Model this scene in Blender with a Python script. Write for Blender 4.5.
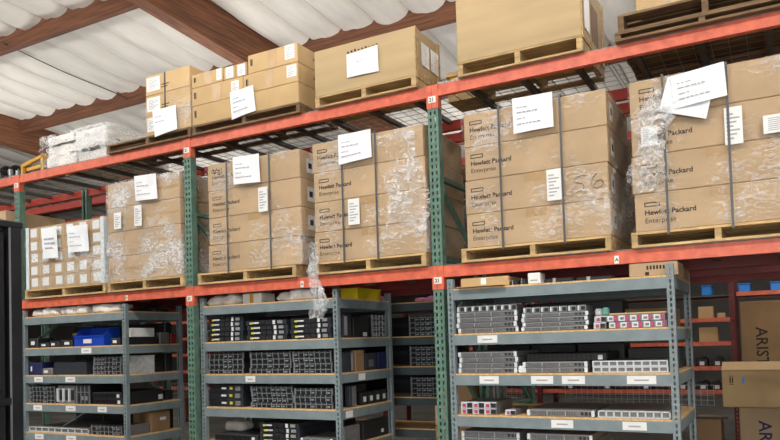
import bpy, math, random
from mathutils import Vector, Matrix, noise
random.seed(11)
scene = bpy.context.scene
for o in list(bpy.data.objects):
    bpy.data.objects.remove(o, do_unlink=True)
COL = scene.collection

# ------------------------------------------------------------------ camera
def make_camera():
    f, yaw, pit, rol = 717.62, -0.4995, 0.0359, -0.0302
    fw = Vector((math.sin(yaw) * math.cos(pit), math.cos(yaw) * math.cos(pit), math.sin(pit)))
    r = fw.cross(Vector((0, 0, 1))).normalized()
    u = r.cross(fw)
    r2 = r * math.cos(rol) + u * math.sin(rol)
    u2 = -r * math.sin(rol) + u * math.cos(rol)
    cd = bpy.data.cameras.new('camera')
    cd.sensor_fit = 'HORIZONTAL'
    cd.sensor_width = 36
    cd.lens = f / 780 * 36
    cd.shift_y = 94.14 / 780
    cd.clip_end = 200
    c = bpy.data.objects.new('camera', cd)
    M = Matrix((r2, u2, -fw)).transposed().to_4x4()
    M.translation = Vector((2.2881, -4.883, 1.5244))
    c.matrix_world = M
    COL.objects.link(c)
    scene.camera = c
make_camera()

# ------------------------------------------------------------------ world and lights
w = bpy.data.worlds.new('world')
scene.world = w
w.use_nodes = True
w.node_tree.nodes['Background'].inputs[0].default_value = (0.95, 0.98, 1.0, 1)
w.node_tree.nodes['Background'].inputs[1].default_value = 0.12

def area(name, loc, aim, sx, sy, power, col=(1, 1, 1)):
    ld = bpy.data.lights.new(name, 'AREA')
    ld.shape = 'RECTANGLE'
    ld.size, ld.size_y, ld.energy, ld.color = sx, sy, power, col
    o = bpy.data.objects.new(name, ld)
    o.location = loc
    d = Vector(aim) - Vector(loc)
    o.rotation_euler = d.to_track_quat('-Z', 'Y').to_euler()
    COL.objects.link(o)
    return o
# daylight through the loading door behind the photographer, rows of ceiling lamps, and added uplights that brighten the ceiling
area('loading_door_light', (4.5, -13.0, 2.6), (0, 0, 2.2), 7.0, 4.6, 680, (1.0, 0.98, 0.95))
for x in (-10.0, -5.0, 0.0, 5.0, 10.0):
    area('aisle_lamp_light', (x, -3.6, 5.6), (x, -3.4, 0), 1.6, 0.5, 125, (1.0, 0.98, 0.95))
    area('ceiling_fill_front', (x, -3.8, 4.1), (x, -3.0, 9), 3.0, 1.0, 310, (1.0, 0.98, 0.96))  # added fill light aimed up at the ceiling, no fixture behind it
for x in (-10.0, -5.0, 0.0, 5.0):
    area('ceiling_fill_rear', (x, 3.4, 4.0), (x, 3.2, 9), 3.0, 1.0, 55, (1.0, 0.98, 0.96))  # added fill for the ceiling behind the racks, no fixture there
for x in (-10.0, -3.0, 4.0):
    area('ceiling_fill_far', (x, 8.5, 3.9), (x, 8.4, 9), 3.0, 1.0, 60, (1.0, 0.98, 0.96))  # second added row of fill, lifts the farthest ceiling
for x in (2.0, 8.0):
    area('rear_aisle_lamp_light', (x, 3.4, 5.3), (x, 3.4, 0), 1.4, 0.5, 45, (1.0, 0.97, 0.93))
vs = scene.view_settings
vs.view_transform = 'Standard'
vs.look = 'None'
vs.gamma = 1
vs.use_curve_mapping = False
vs.exposure = 0.12

# ------------------------------------------------------------------ materials
def lin(c):
    return tuple((v / 255 / 12.92) if v / 255 <= .04045 else ((v / 255 + .055) / 1.055) ** 2.4 for v in c)
MATS = {}
def mat(name, rgb, rough=.6, metal=0.0, vary=0.0, scale=8.0, stretch=(1, 1, 1), rand=0.0, bump=0.0, bscale=60.0, dirt=None):
    """procedural painted / board / metal surface: base colour, noise variation, per-object variation, fine bump"""
    if name in MATS:
        return MATS[name]
    m = bpy.data.materials.new(name)
    MATS[name] = m
    m.use_nodes = True
    nt = m.node_tree
    N, L = nt.nodes, nt.links
    b = N['Principled BSDF']
    b.inputs['Roughness'].default_value = rough
    b.inputs['Metallic'].default_value = metal
    c = lin(rgb)
    b.inputs['Base Color'].default_value = (*c, 1)
    tc = N.new('ShaderNodeTexCoord')
    mp = N.new('ShaderNodeMapping')
    mp.inputs['Scale'].default_value = stretch
    L.new(tc.outputs['Object'], mp.inputs['Vector'])
    out = None
    if vary:
        ns = N.new('ShaderNodeTexNoise')
        ns.inputs['Scale'].default_value = scale
        ns.inputs['Detail'].default_value = 5
        L.new(mp.outputs[0], ns.inputs['Vector'])
        rp = N.new('ShaderNodeValToRGB')
        rp.color_ramp.elements[0].position = .3
        rp.color_ramp.elements[1].position = .72
        d = dirt or tuple(v * (1 - vary) for v in rgb)
        rp.color_ramp.elements[0].color = (*lin(d), 1)
        rp.color_ramp.elements[1].color = (*lin(tuple(min(255, v * (1 + vary * .5)) for v in rgb)), 1)
        L.new(ns.outputs['Fac'], rp.inputs['Fac'])
        out = rp.outputs['Color']
    if rand:
        oi = N.new('ShaderNodeObjectInfo')
        mr = N.new('ShaderNodeMapRange')
        mr.inputs['To Min'].default_value = 1 - rand
        mr.inputs['To Max'].default_value = 1 + rand * .6
        L.new(oi.outputs['Random'], mr.inputs['Value'])
        hs = N.new('ShaderNodeHueSaturation')
        L.new(mr.outputs[0], hs.inputs['Value'])
        if out is None:
            hs.inputs['Color'].default_value = (*c, 1)
        else:
            L.new(out, hs.inputs['Color'])
        out = hs.outputs['Color']
    if out is not None:
        L.new(out, b.inputs['Base Color'])
    if bump:
        n2 = N.new('ShaderNodeTexNoise')
        n2.inputs['Scale'].default_value = bscale
        n2.inputs['Detail'].default_value = 4
        L.new(mp.outputs[0], n2.inputs['Vector'])
        bp = N.new('ShaderNodeBump')
        bp.inputs['Strength'].default_value = bump
        bp.inputs['Distance'].default_value = .01
        L.new(n2.outputs['Fac'], bp.inputs['Height'])
        L.new(bp.outputs[0], b.inputs['Normal'])
    return m

def film(name, lo, hi, scale, stretch=(1, 1, 1), tint=(235, 238, 240), p0=.45, p1=.68):
    """clear stretch film: mostly see-through, whiter at creases, where noise paints in their highlights"""
    m = bpy.data.materials.new(name)
    MATS[name] = m
    m.use_nodes = True
    nt = m.node_tree
    N, L = nt.nodes, nt.links
    b = N['Principled BSDF']
    b.inputs['Base Color'].default_value = (*lin(tint), 1)
    b.inputs['Roughness'].default_value = .22
    b.inputs['Specular IOR Level'].default_value = .8
    tc = N.new('ShaderNodeTexCoord')
    mp = N.new('ShaderNodeMapping')
    mp.inputs['Scale'].default_value = stretch
    mp.inputs['Rotation'].default_value = (.3, .35, .2)
    L.new(tc.outputs['Object'], mp.inputs['Vector'])
    ns = N.new('ShaderNodeTexNoise')
    ns.inputs['Scale'].default_value = scale
    ns.inputs['Detail'].default_value = 7
    ns.inputs['Roughness'].default_value = .65
    ns.inputs['Distortion'].default_value = 1.8
    L.new(mp.outputs[0], ns.inputs['Vector'])
    big = N.new('ShaderNodeTexNoise')
    big.inputs['Scale'].default_value = 2.3
    big.inputs['Detail'].default_value = 2
    L.new(tc.outputs['Object'], big.inputs['Vector'])
    ad = N.new('ShaderNodeMath')
    ad.operation = 'MULTIPLY_ADD'
    ad.inputs[1].default_value = .55
    L.new(big.outputs['Fac'], ad.inputs[0])
    sc = N.new('ShaderNodeMath')
    sc.operation = 'MULTIPLY'
    sc.inputs[1].default_value = .62
    L.new(ns.outputs['Fac'], sc.inputs[0])
    L.new(sc.outputs[0], ad.inputs[2])
    mr = N.new('ShaderNodeMapRange')
    mr.inputs['From Min'].default_value = p0
    mr.inputs['From Max'].default_value = p1
    mr.inputs['To Min'].default_value = lo
    mr.inputs['To Max'].default_value = hi
    L.new(ad.outputs[0], mr.inputs['Value'])
    bp = N.new('ShaderNodeBump')
    bp.inputs['Strength'].default_value = .6
    bp.inputs['Distance'].default_value = .02
    L.new(ns.outputs['Fac'], bp.inputs['Height'])
    L.new(bp.outputs[0], b.inputs['Normal'])
    tr = N.new('ShaderNodeBsdfTransparent')
    mx = N.new('ShaderNodeMixShader')
    L.new(mr.outputs[0], mx.inputs['Fac'])
    L.new(tr.outputs[0], mx.inputs[1])
    L.new(b.outputs[0], mx.inputs[2])
    L.new(mx.outputs[0], N['Material Output'].inputs['Surface'])
    return m

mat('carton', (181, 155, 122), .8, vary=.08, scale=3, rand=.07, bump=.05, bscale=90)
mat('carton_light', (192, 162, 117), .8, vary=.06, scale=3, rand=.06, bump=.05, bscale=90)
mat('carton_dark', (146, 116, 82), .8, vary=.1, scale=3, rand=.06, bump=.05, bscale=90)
mat('crate_board', (180, 156, 117), .75, vary=.06, scale=2, stretch=(.6, 1, 5), bump=.06)
mat('tape', (176, 144, 100), .35, vary=.08, scale=6)
mat('seam', (92, 68, 42), .9)
mat('print', (48, 38, 32), .8)
mat('print_faded', (84, 66, 50), .8)
mat('marker', (40, 36, 52), .7)
mat('paper', (232, 236, 240), .6, vary=.03, scale=4)
mat('paper_label', (226, 228, 226), .55, vary=.05, scale=9)
mat('paper_ink', (158, 160, 166), .7)
mat('pallet_wood', (196, 166, 118), .85, vary=.22, scale=5, stretch=(1, 6, 6), rand=.15, bump=.15, bscale=30)
mat('pallet_wood_dark', (128, 102, 74), .9, vary=.28, scale=5, stretch=(1, 6, 6), rand=.18, bump=.15, bscale=30)
mat('strap', (82, 84, 86), .4)
mat('strap_dark', (44, 46, 50), .45)
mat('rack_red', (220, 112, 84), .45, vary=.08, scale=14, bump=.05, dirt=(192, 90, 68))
mat('rack_maroon_and_shade', (112, 34, 34), .5, vary=.12, scale=10)  # dark red of the far posts; also shade painted on lower beams
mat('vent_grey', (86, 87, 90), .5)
mat('rack_red_shaded', (176, 64, 50), .5, vary=.12, scale=10)  # rack red darkened to imitate shade on rear and second-rack beams
mat('rack_green', (96, 128, 113), .5, vary=.12, scale=18, dirt=(80, 108, 96), bump=.05)
mat('sticker', (226, 224, 216), .5)
mat('deck_wire', (150, 150, 146), .45, metal=.5)
mat('deck_channel', (96, 94, 90), .55, metal=.3, vary=.1)
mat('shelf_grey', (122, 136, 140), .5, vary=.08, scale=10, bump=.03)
mat('shelf_grey_shaded', (70, 80, 84), .5, vary=.08, scale=10)  # shelf grey darkened to imitate the shade behind the middle unit
mat('shelf_board', (216, 178, 126), .85, vary=.15, scale=60, bump=.1)
mat('black_paint', (30, 32, 37), .35, vary=.2, scale=6)
mat('black_panel', (24, 26, 30), .45, vary=.15, scale=4)
mat('black_plastic', (24, 25, 28), .4, rand=.3)
mat('server_dark', (52, 58, 66), .45, metal=.3, rand=.15)
mat('server_black', (30, 32, 36), .5, rand=.2)
mat('server_silver', (148, 150, 152), .4, metal=.45, vary=.08, scale=30, rand=.08)
mat('server_silver_face', (122, 122, 124), .45, metal=.3, vary=.12, scale=50)
mat('ear_white', (206, 214, 218), .4)
mat('chrome', (188, 192, 194), .3, metal=.6)
mat('tag_yellow', (204, 200, 70), .5)
mat('tag_white', (214, 218, 220), .5)
mat('magenta', (178, 66, 104), .45)
mat('blue_bin', (24, 66, 176), .35, vary=.08, scale=4)
mat('blue_bright', (44, 132, 220), .45)
mat('blue_navy', (22, 28, 78), .6)
mat('yellow_bin', (214, 192, 26), .4, vary=.06, scale=4)
mat('pink_foam', (206, 132, 178), .7, vary=.15, scale=12)
mat('red_item', (132, 28, 34), .5)
mat('teal_item', (96, 150, 136), .5)
mat('wood_beam', (122, 78, 50), .7, vary=.28, scale=5, stretch=(7, .35, 7), bump=.12, bscale=30, dirt=(82, 50, 32))
mat('purlin_wood', (112, 70, 46), .75, vary=.28, scale=5, stretch=(.35, 7, 7), bump=.12, bscale=30, dirt=(74, 46, 30))
mat('insulation', (212, 207, 198), .62, vary=.05, scale=2.2, stretch=(2.5, .5, 1), bump=.35, bscale=5)
mat('roof_deck', (150, 140, 124), .8, vary=.1)
mat('concrete', (128, 126, 122), .7, vary=.18, scale=1.6, bump=.1, bscale=25)
mat('wall_panel', (84, 83, 80), .8, vary=.08, scale=1.5)
mat('orange_wood', (206, 158, 66), .7, vary=.1, scale=6)
mat('foam_white', (226, 225, 220), .6, vary=.05, scale=7, bump=.6, bscale=22)
film('stretch_film', .006, .5, 13, (1, 1, 2.0), p0=.60, p1=.74)
film('stretch_film_heavy', .02, .7, 15, (1, 1, 1.8), p0=.555, p1=.69)
film('crumpled_film', .04, .62, 20, p0=.52, p1=.68)
film('film_white', .45, .96, 12, tint=(236, 236, 232), p0=.35, p1=.6)
film('clear_plastic', .25, .6, 6)

# ------------------------------------------------------------------ mesh helpers
class MB:
    def __init__(s):
        s.v, s.f, s.m = [], [], []
    def box(s, x0, x1, y0, y1, z0, z1, mi=0):
        i = len(s.v)
        s.v += [(x0, y0, z0), (x1, y0, z0), (x1, y1, z0), (x0, y1, z0), (x0, y0, z1), (x1, y0, z1), (x1, y1, z1), (x0, y1, z1)]
        s.f += [tuple(i + k for k in q) for q in ((0, 3, 2, 1), (4, 5, 6, 7), (0, 1, 5, 4), (1, 2, 6, 5), (2, 3, 7, 6), (3, 0, 4, 7))]
        s.m += [mi] * 6
        return s
    def cbox(s, x0, x1, y0, y1, z0, z1, c=.006, mi=0):
        """box with chamfered edges (all twelve)"""
        i = len(s.v)
        cx, cy, cz, hx, hy, hz = (x0 + x1) / 2, (y0 + y1) / 2, (z0 + z1) / 2, (x1 - x0) / 2, (y1 - y0) / 2, (z1 - z0) / 2
        c = min(c, hx * .6, hy * .6, hz * .6)
        idx = {}
        for sx in (-1, 1):
            for sy in (-1, 1):
                for sz in (-1, 1):
                    for a in range(3):
                        p = [hx - c, hy - c, hz - c]
                        p[a] += c
                        idx[(sx, sy, sz, a)] = len(s.v)
                        s.v.append((cx + sx * p[0], cy + sy * p[1], cz + sz * p[2]))
        n0 = len(s.f)
        for a in range(3):
            b, d = (a + 1) % 3, (a + 2) % 3
            for sg in (-1, 1):
                q = []
                for (sb, sd) in ((-1, -1), (1, -1), (1, 1), (-1, 1)):
                    t = [0, 0, 0]
                    t[a], t[b], t[d] = sg, sb, sd
                    q.append(idx[(*t, a)])
                s.f.append(tuple(q if sg > 0 else q[::-1]))
            for sb in (-1, 1):
                for sd in (-1, 1):
                    t0, t1 = [0, 0, 0], [0, 0, 0]
                    t0[a], t0[b], t0[d] = -1, sb, sd
                    t1[a], t1[b], t1[d] = 1, sb, sd
                    q = [idx[(*t0, b)], idx[(*t1, b)], idx[(*t1, d)], idx[(*t0, d)]]
                    s.f.append(tuple(q if sb * sd < 0 else q[::-1]))
        for sx in (-1, 1):
            for sy in (-1, 1):
                for sz in (-1, 1):
                    q = [idx[(sx, sy, sz, a)] for a in range(3)]
                    s.f.append(tuple(q if sx * sy * sz > 0 else q[::-1]))
        s.m += [mi] * (len(s.f) - n0)
        return s
    def quad(s, a, b, c, d, mi=0):
        i = len(s.v)
        s.v += [a, b, c, d]
        s.f.append((i, i + 1, i + 2, i + 3))
        s.m.append(mi)
        return s
    def bar(s, p, q, t, h=None, mi=0):
        """square bar from p to q"""
        p, q = Vector(p), Vector(q)
        d = (q - p).normalized()
        up = Vector((0, 0, 1)) if abs(d.z) < .9 else Vector((0, 1, 0))
        a = d.cross(up).normalized() * t / 2
        b = a.cross(d).normalized() * (h or t) / 2
        i = len(s.v)
        for e in (p, q):
            s.v += [tuple(e - a - b), tuple(e + a - b), tuple(e + a + b), tuple(e - a + b)]
        s.f += [tuple(i + k for k in z) for z in ((0, 1, 2, 3), (7, 6, 5, 4), (0, 4, 5, 1), (1, 5, 6, 2), (2, 6, 7, 3), (3, 7, 4, 0))]
        s.m += [mi] * 6
        return s
    def tube(s, pts, r, n=8, mi=0, cap=True):
        pts = [Vector(p) for p in pts]
        i0 = len(s.v)
        for k, p in enumerate(pts):
            d = (pts[min(k + 1, len(pts) - 1)] - pts[max(k - 1, 0)]).normalized()
            up = Vector((0, 0, 1)) if abs(d.z) < .9 else Vector((0, 1, 0))
            a = d.cross(up).normalized()
            b = a.cross(d)
            rr = r[k] if isinstance(r, (list, tuple)) else r
            for j in range(n):
                t = 2 * math.pi * j / n
                s.v.append(tuple(p + (a * math.cos(t) + b * math.sin(t)) * rr))
        for k in range(len(pts) - 1):
            for j in range(n):
                a0 = i0 + k * n + j
                a1 = i0 + k * n + (j + 1) % n
                s.f.append((a0, a1, a1 + n, a0 + n))
                s.m.append(mi)
        if cap:
            s.f.append(tuple(i0 + j for j in range(n))[::-1])
            s.f.append(tuple(i0 + (len(pts) - 1) * n + j for j in range(n)))
            s.m += [mi, mi]
        return s
    def grid(s, fn, nu, nv, mi=0):
        i0 = len(s.v)
        for b in range(nv + 1):
            for a in range(nu + 1):
                s.v.append(tuple(fn(a / nu, b / nv)))
        for b in range(nv):
            for a in range(nu):
                k = i0 + b * (nu + 1) + a
                s.f.append((k, k + 1, k + nu + 2, k + nu + 1))
                s.m.append(mi)
        return s
    def mesh(s, name, mats, smooth=False):
        me = bpy.data.meshes.new(name)
        me.from_pydata(s.v, [], s.f)
        for x in (mats if isinstance(mats, (list, tuple)) else [mats]):
            me.materials.append(MATS[x] if isinstance(x, str) else x)
        me.polygons.foreach_set('material_index', s.m)
        if smooth:
            me.polygons.foreach_set('use_smooth', [True] * len(s.f))
        me.update()
        return me
    def build(s, name, mats, parent=None, loc=(0, 0, 0), smooth=False, kind=None):
        return obj(name, s.mesh(name, mats, smooth), parent, loc, kind=kind)

def obj(name, me, parent=None, loc=(0, 0, 0), rot=(0, 0, 0), kind=None):
    o = bpy.data.objects.new(name, me)
    o.location = loc
    o.rotation_euler = rot
    if parent is not None:
        o.parent = parent
    if kind:
        o['kind'] = kind
    COL.objects.link(o)
    return o
def tag(o, label, cat, group=None):
    o['label'] = label
    o['category'] = cat
    if group:
        o['group'] = group
    return o
def thing(name, label, cat, loc=(0, 0, 0), rz=0, group=None):
    o = bpy.data.objects.new(name, None)
    o.empty_display_size = .05
    o.location = loc
    o.rotation_euler = (0, 0, rz)
    COL.objects.link(o)
    return tag(o, label, cat, group)
CACHE = {}
def cached(key, fn):
    if key not in CACHE:
        CACHE[key] = fn()
    return CACHE[key]
def text_mesh(s, size, matname, bold=.0):
    def mk():
        cu = bpy.data.curves.new('lettering', 'FONT')
        cu.body = s
        cu.size = size
        cu.offset = bold
        cu.resolution_u = 2
        cu.align_x = 'LEFT'
        to = bpy.data.objects.new('lettering', cu)
        COL.objects.link(to)
        bpy.context.view_layer.update()
        me = bpy.data.meshes.new_from_object(to)
        bpy.data.objects.remove(to, do_unlink=True)
        me.materials.clear()
        me.materials.append(MATS[matname])
        return me
    return cached(('txt', s, size, matname, bold), mk)
FRONT = (math.pi / 2, 0, 0)          # lettering that faces the aisle (-y)
SIDE = (math.pi / 2, 0, math.pi / 2)  # lettering that faces +x

# ------------------------------------------------------------------ setting: floor, walls, roof
def structure(o):
    o['kind'] = 'structure'
    return o
structure(MB().box(-22, 14, -16, 13, -.1, 0).build('floor', 'concrete'))
structure(MB().box(-22, 14, 13, 13.15, 0, 7).build('wall_back', 'wall_panel'))
structure(MB().box(14, 14.15, -16, 13, 0, 7.6).build('wall_right', 'wall_panel'))
structure(MB().box(-22.15, -22, -16, 13, 0, 7.6).build('wall_left', 'wall_panel'))
SL = .077
def roofz(y, h):
    return h - SL * y
RH = 6.72
roof = structure(MB().quad((-22, -16, roofz(-16, RH + .08)), (-22, 13, roofz(13, RH + .08)), (14, 13, roofz(13, RH + .08)), (14, -16, roofz(-16, RH + .08))).build('ceiling', 'roof_deck'))
PY = [2.02 + 2.42 * k for k in range(-7, 5)]
def slab(mb, x0, x1, y0, y1, h0, h1):
    v = len(mb.v)
    for h in (h0, h1):
        mb.v += [(x0, y0, roofz(y0, h)), (x1, y0, roofz(y0, h)), (x1, y1, roofz(y1, h)), (x0, y1, roofz(y1, h))]
    mb.f += [tuple(v + k for k in q) for q in ((0, 3, 2, 1), (4, 5, 6, 7), (0, 1, 5, 4), (1, 2, 6, 5), (2, 3, 7, 6), (3, 0, 4, 7))]
    mb.m += [0] * 6
    return mb
GX = (-18.2, -11.45, -4.70, 2.05, 8.80)
for gx in GX:
    slab(MB(), gx - .22, gx, -15.5, 12.9, 6.1, RH + .06).build('glulam_beam', 'wood_beam', roof)
for py in PY:
    for a, b in zip((-22,) + GX, tuple(g - .22 for g in GX) + (14,)):
        slab(MB(), a, b, py, py + .1, 6.4, RH + .06).build('purlin', 'purlin_wood', roof)
def strip_mesh(seed):
    """one sagging blanket of insulation, 0.61 wide, spanning from purlin to purlin"""
    wd, ln = .61, 2.32
    rnd = random.Random(seed)
    ph = rnd.random() * 20
    dep = .12 + rnd.random() * .05
    def fn(u, v):
        c = max(0.0, math.sin(math.pi * u)) ** .55
        nz = noise.noise(Vector((u * 2.0 + ph, v * 3.1, ph))) * .035 + noise.noise(Vector((u * 6 + ph, v * 12, ph * .7))) * .012
        nz += .016 * math.sin(v * 9 + ph + u * 2.5) * c
        end = .75 + .25 * math.sin(math.pi * v)
        z = -(dep * c * end) + nz * c - .01
        y = v * ln
        return (u * wd, y, z - SL * y)
    return MB().grid(fn, 12, 26).mesh('insulation_strip', 'insulation', True)
strips = [strip_mesh(s) for s in range(6)]
for k, py in enumerate(PY):
    y0 = py - 2.32
    for a, b in zip((-22,) + GX, tuple(g - .22 for g in GX) + (14,)):
        n = max(1, round((b - a) / .61))
        sx = (b - a) / n / .61
        for j in range(n):
            o = obj('insulation_strip', strips[random.randrange(6)], roof, (a + j * (b - a) / n, y0, roofz(y0, RH)))
            o.scale = (sx, 1, 1)
# thin black cable slung under the insulation, running down the roof slope
tag(MB().tube([(-8.15, y, roofz(y, 6.47) - .03 * math.sin((y - 1.8) * 1.3) ** 2) for y in [1.6 + .25 * i for i in range(12)]], .008, 6).build('ceiling_cable', 'black_plastic'),
    'thin black cable slung under the white ceiling insulation', 'cable')

# ------------------------------------------------------------------ pallet racks
P, PW, PD, RD = 2.5, .085, .07, .93      # bay pitch, post width, post depth, rack depth
Z1, Z2 = 1.98, 3.35                      # undersides of the two beam levels
def post_mesh(h, wd, dp, cols, pitch, hole, matname, t=.0025):
    """roll-formed post: front face with real punched slots, two side flanges"""
    def mk():
        mb = MB()
        xs = [0.0]
        for c in cols:
            xs += [c[0], c[1]]
        xs.append(wd)
        n = int(h / pitch)
        for k in range(n + 1):
            z0 = k * pitch
            z1 = min(h, z0 + pitch)
            if z1 - z0 < hole + .002:
                mb.quad((0, 0, z0), (wd, 0, z0), (wd, 0, z1), (0, 0, z1))
                continue
            zh0, zh1 = z0 + (pitch - hole) / 2, z0 + (pitch + hole) / 2
            mb.quad((0, 0, z0), (wd, 0, z0), (wd, 0, zh0), (0, 0, zh0))
            mb.quad((0, 0, zh1), (wd, 0, zh1), (wd, 0, z1), (0, 0, z1))
            for a in range(0, len(xs), 2):
                mb.quad((xs[a], 0, zh0), (xs[a + 1], 0, zh0), (xs[a + 1], 0, zh1), (xs[a], 0, zh1))
        mb.box(0, t, .0005, dp, 0, h)
        mb.box(wd - t, wd, .0005, dp, 0, h)
        mb.box(t, wd * .3, dp - t, dp, 0, h)
        mb.box(wd * .7, wd - t, dp - t, dp, 0, h)
        return mb.mesh('post', matname)
    return cached(('post', h, wd, matname), mk)
COLS = ((.018, .031), (.054, .067))
def pallet_rack(label, x_first, nbays, y0, levels, lower_ok=True, top=3.436, green='rack_green', red='rack_red', shaded_rear=None, decks=True, stickers=None, posts=True):
    t = thing('pallet_rack', label, 'rack', (x_first, y0, 0))
    pm = post_mesh(top, PW, PD, COLS, .0508, .027, green)
    for i in range(nbays + 1):
        x = i * P
        obj('upright_post', pm, t, (x, 0, 0))
        r = obj('upright_post', pm, t, (x + PW, RD, 0), (0, 0, math.pi))
        z = .25
        k = 0
        while z < top - .1:
            MB().box(x + .02, x + .06, PD, RD - PD, z, z + .035).build('brace', green, t)
            if z + .62 < top - .1:
                a, b = (PD, RD - PD) if k % 2 == 0 else (RD - PD, PD)
                MB().bar((x + .04, a, z + .03), (x + .04, b, z + .6), .03).build('diagonal_brace', green, t)
            z += .62
            k += 1
        for yy in (0, RD - .12):
            MB().box(x - .01, x + PW + .01, yy, yy + .12, 0, .008).build('foot_plate', green, t)
    for i in range(nbays):
        xa, xb = i * P + PW, (i + 1) * P
        for li, z in enumerate(levels):
            for side in (0, 1):
                mname = red if side == 0 or not shaded_rear else shaded_rear
                if li == 0 and mname == 'rack_red_shaded':  # deeper red paints the heavier shade on the lower level
                    mname = 'rack_maroon_and_shade'
                if side == 0:
                    mb = MB().box(xa, xb, 0, .045, z, z + .06).box(xa, xb, .007, .045, z + .06, z + .085)
                else:
                    mb = MB().box(xa, xb, RD - .045, RD, z, z + .06).box(xa, xb, RD - .045, RD - .007, z + .06, z + .085)
                bo = mb.build('beam', mname, t)
                ya, yb = (-.004, .05) if side == 0 else (RD - .05, RD + .004)
                for xs0, xs1, q in ((xa - PW * .52, xa + .004, 0), (xb - .004, xb + PW * .44, 1)):
                    c = MB()
                    if side == 0:
                        c.box(xs0, xs1, ya, -.0005, z - .09, z + .088)
                        c.box(xa, xa + .005, -.0005, .05, z - .09, z + .088) if q == 0 else c.box(xb - .005, xb, -.0005, .05, z - .09, z + .088)
                    else:
                        c.box(xs0, xs1, RD + .0005, yb, z - .09, z + .088)
                    c.build('connector', mname, bo)
            if decks:
                dw = (xb - xa) / 2 - .02
                for d in range(2):
                    dx = xa + .01 + d * (dw + .02)
                    mk = lambda: deck_mesh(dw)
                    do = obj('wire_deck', cached(('deck', round(dw, 3)), mk), t, (dx, 0, z + .0853), kind='stuff')
                    for c in range(3):
                        cx = dw * (.16 + .34 * c)
                        MB().box(cx - .02, cx + .02, .05, RD - .05, -.034, -.0005).box(cx - .02, cx + .02, .012, .05, -.004, -.0005).box(cx - .02, cx + .02, RD - .05, RD - .012, -.004, -.0005).build('support_channel', 'deck_channel', do)
    return t
def deck_mesh(dw):
    mb = MB()
    n = int(dw / .1)
    for k in range(n + 1):
        x = .003 + k * (dw - .006) / n
        mb.box(x - .0022, x + .0022, .008, RD - .008, .0, .004)
    for k in range(9):
        y = .012 + k * (RD - .024) / 8
        mb.box(0, dw, y - .0022, y + .0022, .004, .0075)
    return mb.mesh('wire_deck', 'deck_wire')
rack = pallet_rack('green and orange-red pallet rack carrying two levels of pallet loads', -7.5, 5, 0, (Z1, Z2), shaded_rear='rack_red_shaded')
# aisle-number stickers on the connectors, capacity stickers on the beams
def sticker(x, z, s, parent, wd=.062, hh=.05, ty=.038):
    o = MB().box(x - wd / 2, x + wd / 2, -.0062, -.0045, z - hh / 2, z + hh / 2).build('sticker', 'sticker', parent)
    if s:
        me = text_mesh(s, ty, 'print', .0012)
        obj('lettering', me, o, (x - len(s) * ty * .3, -.0066, z - ty * .36), FRONT)
    return o
for x in (-5, -2.5, 0, 2.5):
    for z in (Z1, Z2):
        sticker(x + 7.5 + PW / 2, z - .022, '21', rack)
for x in (-3.28, -1.2, 1.345):
    o = MB().box(x + 7.5 - .015, x + 7.5 + .015, -.0015, -.0002, Z1 + .004, Z1 + .056).build('sticker', 'sticker', rack)
    obj('lettering', text_mesh('A', .03, 'print', .001), o, (x + 7.5 - .009, -.0019, Z1 + .02), FRONT)
# the rack standing back to back with the first one, seen through the gaps
rack2 = pallet_rack('second pallet rack, red beams darkened for shade, standing directly behind the green rack', -7.5, 5, 1.22, (Z1 - .03, Z2 - .01), shaded_rear='rack_red_shaded', decks=False, red='rack_red_shaded')
# the rack across the far aisle, with close shelf levels
rack3 = thing('shelf_rack', 'orange-red beam rack with close levels across the far aisle', 'rack', (0, 5.0, 0))
pm = post_mesh(3.6, .06, .05, ((.022, .038),), .0508, .027, 'rack_maroon_and_shade')
for x in (-8.28, -5.78, -3.28, -.78, 1.72, 4.22):
    for y in (0, .8):
        obj('upright_post', pm, rack3, (x, y, 0))
for i, x in enumerate((-8.28, -5.78, -3.28, -.78, 1.72)):
    for z in ((.70, 1.0, 1.31, 1.61, 1.92, 2.9) if x < 1.5 else (1.92, 2.9)):
        for y in (0, .8):
            if x == -.78 and z == 1.92 and y == 0:
                continue
            MB().box(x + PW, x + P, y, y + .045, z + .02, z + .07).build('beam', 'rack_red', rack3)
        MB().box(x + PW, x + P, .05, .78, z + .03, z + .045).build('shelf_panel', 'deck_channel', rack3)
    if x < 1.5:
        g = MB()
        for k in range(26):
            g.box(x + .4 + k * .075, x + .404 + k * .075, -.012, -.008, .58, .84)
        for k in range(5):
            g.box(x + .4, x + .4 + 25 * .075, -.008, -.004, .58 + k * .063, .584 + k * .063)
        g.build('wire_lip', 'chrome', rack3, kind='stuff')

# ------------------------------------------------------------------ pallets
def pallet(label, x, y, z, wd, dp, h=.1, wood='pallet_wood', group='wooden pallets on the rack', front_board=True):
    t = thing('pallet', label, 'pallet', (x, y, z), 0, group)
    st = .016
    for k in range(3):
        sx = (0, wd / 2 - .019, wd - .038)[k]
        MB().box(sx, sx + .038, .004, dp - .004, st, h - st).build('stringer', wood, t)
    n = 6
    bw = dp / n * .82
    for k in range(n):
        yy = k * (dp - bw) / (n - 1)
        MB().box(0, wd, yy, yy + bw, h - st, h).build('deck_board', wood, t)
    for k in range(3):
        yy = k * (dp - bw) / 2
        MB().box(0, wd, yy, yy + bw, 0, st).build('bottom_board', wood, t)
    return t

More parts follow.
